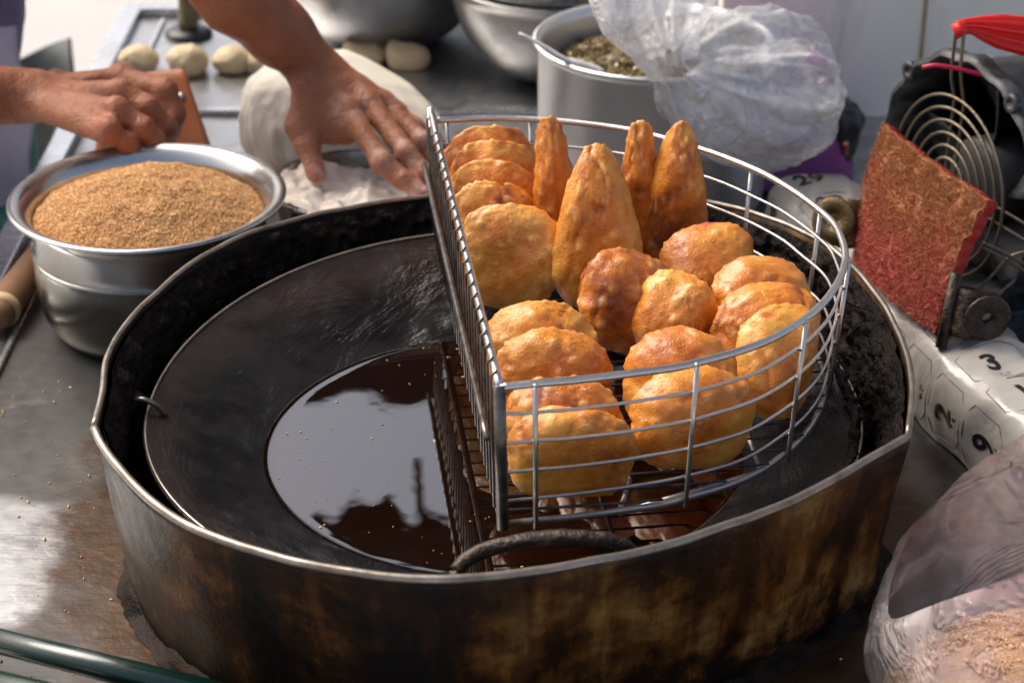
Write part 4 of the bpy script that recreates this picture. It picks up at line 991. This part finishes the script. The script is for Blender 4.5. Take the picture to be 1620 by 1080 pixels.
# printed figures follow the surface: (s along bundle, girth position g), girth measured up the near side then across the top
gl = [(-.001, .004)] + [(a, b) for a, b in ((-.003, .04), (.002, .068), (.012, .081), (.03, .087), (.06, .088), (.085, .083))]
gl = np.array(gl); gs_ = np.concatenate([[0], np.cumsum(np.linalg.norm(np.diff(gl, axis=0), axis=1))])
def surf(s, g, lift=.0012):
    wv = np.interp(g, gs_, gl[:, 0]); z = np.interp(g, gs_, gl[:, 1]); q = np.array([bpt(si, wi, zi) for si, wi, zi in zip(np.atleast_1d(s), np.atleast_1d(wv), np.atleast_1d(z))])
    q = crinkle(q); c_ = np.array([bpt(si, .052, .042) for si in np.atleast_1d(s)]); n_ = q - c_; n_ /= np.linalg.norm(n_, axis=1)[:, None]; return q + n_ * lift
def ink_text(txt, s, g, size, bold=.0):
    cu = bpy.data.curves.new("t", 'FONT'); cu.body = txt; cu.size = size; cu.align_x = 'LEFT'; cu.align_y = 'CENTER'; cu.resolution_u = 4; cu.offset = bold
    to = bpy.data.objects.new("t", cu); COL.objects.link(to); dg = bpy.context.evaluated_depsgraph_get(); me = bpy.data.meshes.new_from_object(to.evaluated_get(dg))
    bm = bmesh.new(); bm.from_mesh(me); bmesh.ops.triangulate(bm, faces=bm.faces[:])
    bmesh.ops.subdivide_edges(bm, edges=[e for e in bm.edges if e.calc_length() > .006], cuts=2)
    co_ = np.array([v.co[:] for v in bm.verts]); fc = [tuple(v.index for v in q.verts) for q in bm.faces]; bm.free()
    bpy.data.objects.remove(to); bpy.data.meshes.remove(me)
    # reading direction runs up the girth, tops of the figures point to the far end
    q = surf(s - co_[:, 1], g + co_[:, 0])
    mesh_obj("printed_figure", q, fc, M['ink'], bd, False)
def s_of(px, z): p = P(*px, z); return float((p[:2] - E0) @ ax2)
S2 = s_of((1521, 642), .045); DS = .062
for k_, (a_, b_, c_) in enumerate((("2", "3", "4"), ("9", "10", "11"), ("16", "17", "18"))):
    ink_text(a_, S2 + DS * k_, .026 if k_ < 2 else .016, .036, .0009); ink_text(b_, S2 + DS * k_, .098, .034, .0009)
for k_, t_ in enumerate(("28", "21", "14")): ink_text(t_, .045 + .058 * k_, .030, .032, .0008); ink_text(("29", "22", "15")[k_], .04 + .058 * k_, .098, .032, .0008)
def ink_line(pts, rad, mat, nm): 
    q = surf(np.array([a for a, b in pts]), np.array([b for a, b in pts]), .0006); tube(nm, q, rad, mat, bd, 5)
rng = random.Random(4)
for k_ in range(9):
    s0 = S2 + DS * (k_ - 6.0) - .031
    if s0 < .01 or s0 + DS > BL: continue
    for g0, g1 in ((.008, .066), (.080, .140)):
        m_ = .012
        loop = [(s0 + .003, g0 + m_), (s0 + m_, g0), (s0 + DS - m_, g0), (s0 + DS - .003, g0 + m_), (s0 + DS - .003, g1 - m_), (s0 + DS - m_, g1), (s0 + m_, g1), (s0 + .003, g1 - m_), (s0 + .003, g0 + m_)]
        pts = []
        for (a, b), (c, d) in zip(loop, loop[1:]): pts += [(a + (c - a) * t, b + (d - b) * t) for t in (0, .33, .66)]
        ink_line(pts, .0005, M['grey_ink'], "cell_line")
    for g0 in (.044, .120):       # small unreadable characters under each figure
        for j in range(2):
            for _ in range(4):
                a = s0 + DS * .78 + rng.uniform(-.003, .003); b = g0 - .016 + j * .008 + rng.uniform(0, .004)
                ink_line([(a, b), (a + rng.uniform(-.003, .003), b + rng.uniform(-.003, .004))], .00045, M['ink'], "small_mark")

# ================================================================== FAN
nf = np.array([-.91, -.41, .03]); nf /= np.linalg.norm(nf)
fc_ = P(1492, 305, .142) + np.array([.012, .02, 0])
fan = empty("exhaust_fan", (fc_[0] + .06, fc_[1] + .03, 0), "dusty black round duct fan with wire grille standing against the white wall", "fan")
zv = np.array([0, 0, 1.]); uu = np.cross(zv, nf); uu /= np.linalg.norm(uu); vv_ = np.cross(nf, uu); RF = np.stack([uu, vv_, nf], 1)
def fan_geo(prof, seg=72): v, f = lathe_geo(prof, seg); return v @ RF.T + fc_, f
FR = .134
v, f = lathe_geo([(FR - .006, -.001), (FR, -.004), (FR, -.020), (FR - .010, -.024), (FR - .012, -.16), (FR - .014, -.16), (FR - .014, -.03), (FR - .012, -.006), (FR - .006, -.001)], 72); f = f[:-2]
# the frame is slightly octagonal with lugs
a_ = np.arctan2(v[:, 1], v[:, 0]); o8 = 1 + .035 * np.cos(8 * a_ + .3) ** 2 * (v[:, 2] > -.021); v[:, :2] *= o8[:, None]
mesh_obj("housing", v @ RF.T + fc_, f, M['fan'], fan)
v, f = fan_geo([(.0005, -.155), (FR - .013, -.155), (FR - .013, -.160), (.0005, -.160)]); mesh_obj("back_plate", v, f, M['fan'], fan)
v, f = fan_geo([(.0005, -.028), (.042, -.028), (.046, -.034), (.046, -.10), (.0005, -.10)], 48); mesh_obj("motor_hub", v, f, M['grey_plastic'], fan)
for i in range(5):
    a0 = i * 2 * math.pi / 5
    def bl(u, t): 
        r = .045 + u * (FR - .066); a = a0 + t * .85 + u * .25; return (r * math.cos(a), r * math.sin(a), -.035 - t * .045)
    v, f = grid_geo(10, 8, bl); solid(mesh_obj("blade", v @ RF.T + fc_, f, M['fan'], fan), .002)
for i in range(7):
    r = .016 + i * .0130
    tube("grille_ring", [(RF @ np.array([r * math.cos(a), r * math.sin(a), .006])) + fc_ for a in np.linspace(0, 2 * math.pi, 56, endpoint=False)], .0018, M['grille'], fan, 7, True)
for dx in (-.008, .008):
    pts = [(dx, -FR * .98, .003), (dx, -.05, .0035), (dx, .092, .0035), (dx * 1.1, .112, .010), (dx * .9, .128, .013), (dx * .8, .165, .014), (dx * .45, .170, .014)]
    tube("grille_stay", [RF @ np.array(q) + fc_ for q in pts], .0019, M['grille'], fan, 7)
for dz in (-.008, .008):
    pts = [(FR * .96, dz, .003), (-.05, dz, .0035), (-FR * .96, dz, .003)]
    tube("grille_stay", [RF @ np.array(q) + fc_ for q in pts], .0019, M['grille'], fan, 7)
for an in (1.0, 2.4, 3.9, 5.4):
    q = np.array([FR * 1.0 * math.cos(an), FR * 1.0 * math.sin(an), -.004]); v, f = lathe_geo([(.004, -.004), (.010, -.004), (.010, .003), (.004, .003), (.004, -.004)], 20, q); mesh_obj("lug", v @ RF.T + fc_, f[:-2], M['fan'], fan)
bq = fc_ - nf * .075; 
M4 = np.eye(4); M4[:3, :3] = RF; M4[:3, 3] = bq
bevel_box("terminal_box", (-.165, -.02, -.04), (-FR + .012, .035, .04), M['fan'], fan, .004, M4)
bevel_box("foot", (-.07, -.148, -.06), (.07, -FR + .012, .05), M['fan'], fan, .003, M4)
# loose tie wires at the fan's foot
for l in ([(1555, 384), (1580, 395), (1622, 418)], [(1556, 392), (1590, 410), (1640, 440)], [(1530, 478), (1566, 440), (1600, 405), (1640, 396)]):
    tube("tie_wire", catmull([PY(x, y, .285) for x, y in l], 6), .0016, M['grille'], fan, 6)
fan_top = RF @ np.array([0, .168, .014]) + fc_
rb = empty("red_ribbon", tuple(fan_top), "bright red ribbon tied to the wire loop above the fan", "ribbon")
r_pts = [fan_top + np.array([-.004, 0, .002]), fan_top + np.array([.012, 0, .003]), fan_top + np.array([.04, .005, -.004]), fan_top + np.array([.075, .01, -.012]), fan_top + np.array([.11, .015, -.022]), fan_top + np.array([.15, .02, -.03])]
cpr = catmull(r_pts, 8); v, f = tube_geo(cpr, np.interp(np.linspace(0, 5, len(cpr)), range(6), [.005, .007, .014, .017, .015, .012]), 64)
ii = np.repeat(np.arange(len(cpr)), 64); cc = cpr[ii]; aa = np.tile(np.linspace(0, 2 * math.pi, 64, endpoint=False), len(cpr))
v = cc + (v - cc) * (1 + .22 * np.sin(aa * 11 + ii * .05))[:, None]; mesh_obj("strip", v, f, M['red_ribbon'], rb)
v, f = tube_geo([fan_top + np.array([-.006, 0, -.003]), fan_top + np.array([.006, 0, .003])], .008, 12); mesh_obj("knot", v, f, M['red_ribbon'], rb)
mw = [fan_top + np.array(q) for q in ((-.034, .0, -.040), (-.018, -.006, -.036), (.02, -.01, -.043), (.06, -.012, -.056), (.12, -.01, -.07))]
tag(tube("power_wire", catmull(mw, 8), .0024, M['magenta']), "thin magenta wire running across the top of the fan housing", "wire")

# ================================================================== SCOURING PAD AND CLIPS
pd = empty("scouring_pad", (.4, .28, .09), "worn red and brown scouring pad leaning before the fan grille", "scouring pad")
c_bl, c_br = P(1353, 416, .095), P(1480, 524, .095); c_tl, c_tr = P(1388, 194, .215), P(1551, 312, .215)
pn = np.cross(c_br - c_bl, c_tl - c_bl); pn /= np.linalg.norm(pn)
if pn[1] > 0: pn = -pn
def padp(u, t, d=0.0):
    e_ = .005 * math.sin(u * 23 + 1) + .004 * math.sin(u * 51); t = t + e_ * (2 * t - 1); u = u + (.005 * math.sin(t * 27) + .004 * math.sin(t * 60 + 2)) * (2 * u - 1)
    d = d + .010 * math.sin(u * math.pi) - .010 * t * t; a = c_bl + (c_br - c_bl) * u; b = c_tl + (c_tr - c_tl) * u; return a + (b - a) * t + pn * (d - .012 * math.sin(u * math.pi) * (t - .2) * 0 + .006 * math.sin(t * 3))
NU, NV = 46, 46
vf, ff = grid_geo(NU, NV, lambda u, t: padp(u, t, 0)); vb_, _ = grid_geo(NU, NV, lambda u, t: padp(u, t, -.013))
vf = vf + pn * (.0022 * fbm(vf, 90, 3, 3))[:, None]
n1 = len(vf); ff2 = [tuple(i + n1 for i in q[::-1]) for q in ff]
edge_i = [i for i in range(NU)] + [j * NU + NU - 1 for j in range(1, NV)] + [(NV - 1) * NU + i for i in range(NU - 2, -1, -1)] + [j * NU for j in range(NV - 2, 0, -1)]
side = [(edge_i[k], edge_i[k - 1], edge_i[k - 1] + n1, edge_i[k] + n1) for k in range(len(edge_i))]
mesh_obj("pad_body", np.concatenate([vf, vb_]), ff2 + side, M['red_pad'], pd)
mesh_obj("pad_face", vf, ff, M['fibre'], pd)
rng = np.random.default_rng(3); NF = 42000
U_ = rng.random(NF); T_ = rng.random(NF); b0 = np.array([padp(a, b, .0003) for a, b in zip(U_, T_)])
d = pn * (.25 + .8 * rng.random((NF, 1))) + rng.normal(size=(NF, 3)) * .8; d *= (.0026 + .0042 * rng.random((NF, 1))) / np.linalg.norm(d, axis=1)[:, None]
s_ = np.cross(d, rng.normal(size=(NF, 3))); s_ *= .00024 / np.linalg.norm(s_, axis=1)[:, None]; m_ = b0 + d * .6 + rng.normal(size=(NF, 3)) * .0007; e_ = b0 + d + rng.normal(size=(NF, 3)) * .0008
Vs = np.stack([b0 - s_, b0 + s_, m_ + s_, m_ - s_, e_ + s_ * .3, e_ - s_ * .3], 1).reshape(-1, 3)
Fs = (np.array([(0, 1, 2, 3), (3, 2, 4, 5)])[None] + (np.arange(NF) * 6)[:, None, None]).reshape(-1, 4)
tag(mesh_obj("bristles", Vs, Fs, M['fibre'], pd, False), kind="stuff")
def clip(name, pa, pb, out, mat, label, arm):
    o = empty(name, tuple(pa), label, "clip", "metal bulldog clips gripping the scouring pad")
    ax = pb - pa; Ln = np.linalg.norm(ax); ax /= Ln; out = np.array(out, float); out -= ax * out.dot(ax); out /= np.linalg.norm(out); s = np.cross(ax, out)
    R3 = np.stack([ax, out, s], 1)
    for sg in (1, -1):
        tube("jaw", [pa + s * sg * .010, (pa + pb) / 2 + s * sg * .0105, pb + s * sg * .010], .0055, mat, o, 12)
        def pl(u, t): return pa + ax * (Ln * (.18 + .64 * u)) + out * (.004 + t * .020) + s * sg * (.010 + .006 * math.sin(t * 2.6))
        v, f = grid_geo(8, 8, pl); solid(mesh_obj("plate", v, f, mat, o), .0022)
        c_ = pa + ax * Ln * .5 + out * (.020 + arm) + s * sg * (.017 if sg > 0 else .015)
        v, f = lathe_geo([(.0055, -.0015), (.0205, -.0015), (.0225, 0), (.0205, .0015), (.0055, .0015), (.0055, -.0015)], 36)
        tl = np.array(Vector(s * sg * .8 + out * .25 - ax * .2).to_track_quat('Z', 'Y').to_matrix()); mesh_obj("thumb_lever", v @ tl.T + c_, f[:-2], mat, o)
        tube("lever_neck", [pa + ax * Ln * .5 + out * .018 + s * sg * .012, c_ - out * .012], .0060, mat, o, 10)
    cs = [pa + ax * (Ln * (.25 + .5 * t / 40)) + out * (.019 + .006 * math.cos(t * 1.2)) + s * (.008 * math.sin(t * 1.2)) for t in range(41)]
    tube("spring", cs, .0014, mat, o, 6)
ra = (c_br - c_bl) / np.linalg.norm(c_br - c_bl)
clip("bulldog_clip", padp(1.02, -.09, -.006), padp(.99, .44, -.006) , (.95, -.25, -.28), M['clip'], "blackened bulldog clip on the scouring pad's edge nearest the printed figures", .016)
clip("bulldog_clip", padp(-.0, .04, -.006), padp(-.02, .50, -.006), (-1, .2, .05), M['brass_clip'], "brown greasy bulldog clip on the pad's edge facing the stove ring", .010)

# ================================================================== FOREGROUND BAG OF CRUMBS
fbg = empty("crumb_bag", (.40, -.27, 0), "open clear plastic bag of brown crumbs with red print near the ring", "bag")
gc = np.array([.415, -.262, 0])
def fgz(u, t): 
    a = u * 2 * math.pi; r = t; return (gc[0] + .125 * r * math.cos(a), gc[1] + .115 * r * math.sin(a), .058 * (1 - r ** 2.2) + .001)
v, f = grid_geo(70, 30, fgz); v[:, 2] += .003 * fbm(v, 60, 3, 3) * (v[:, 2] > .01); mesh_obj("crumb_fill", v, f, M['crumb_bed'], fbg)
def heap2(r, x, y): q = np.sqrt(((x - gc[0]) / .125) ** 2 + ((y - gc[1]) / .115) ** 2).clip(0, 1); return .058 * (1 - q ** 2.2) + .002
v, f = grains((gc[0], gc[1]), .11, heap2, 6000, .001, .0024, 8); tag(mesh_obj("crumb_grains", v, f, M['crumbs'], fbg, False), kind="stuff")
lv = [(0.0, .128, .002), (.2, .138, .03), (.4, .140, .065), (.6, .138, .095), (.8, .134, .135), (1.0, .126, .168)]
def fbag(u, t):
    a = u * 2 * math.pi; r = np.interp(t, [q[0] for q in lv], [q[1] for q in lv]); z = np.interp(t, [q[0] for q in lv], [q[2] for q in lv])
    return (gc[0] + r * math.cos(a) * 1.0, gc[1] + r * .93 * math.sin(a), z * (1 + .50 * math.cos(a - .15) * t) + .085 * t * max(0, -math.sin(a)))
v, f = grid_geo(180, 60, fbag); cc = v.copy(); cc[:, :2] = gc[:2]
aa = np.arctan2(v[:, 1] - gc[1], v[:, 0] - gc[0])
dsp = .022 * ridge(np.stack([np.cos(aa) * 3, np.sin(aa) * 3, v[:, 2] * 8], 1), 1.2, 5, 3) + .016 * noise(np.stack([np.cos(aa) * 4, np.sin(aa) * 4, v[:, 2] * 8], 1), 1, 9)
v = cc + (v - cc) * (1 + dsp * np.clip(v[:, 2] / .04, .2, 1))[:, None]; v[:, 2] += .005 * noise(v, 10, 7) * np.clip(v[:, 2] / .1, 0, 1)
mesh_obj("film", v, f, M['film_red'], fbg)

# small crumbs scattered on the table and on the ring
rng = np.random.default_rng(12); pts = []
octv = np.array([(1, 0, 0), (-1, 0, 0), (0, 1, 0), (0, -1, 0), (0, 0, 1), (0, 0, -1)], float); octf = [(0, 2, 4), (2, 1, 4), (1, 3, 4), (3, 0, 4), (2, 0, 5), (1, 2, 5), (3, 1, 5), (0, 3, 5)]
lst = []
for _ in range(420):
    a = rng.uniform(2.3, 5.6); r = rng.uniform(.36, .62); x, y = r * math.cos(a), r * math.sin(a) + .05
    if x < XL + .04 or (abs(x - bcx) < .11 and abs(y - bcy) < .11): continue
    s = .0006 + .0012 * rng.random() ** 3; lst.append((octv * s * (0.6 + .8 * rng.random((6, 1))) + np.array([x, y, s * .6]), octf))
v, f = merge(lst); tag(mesh_obj("table_crumbs", v, f, M['crumbs'], None, False), "tiny stray crumbs scattered on the steel table top", "crumbs", kind="stuff")
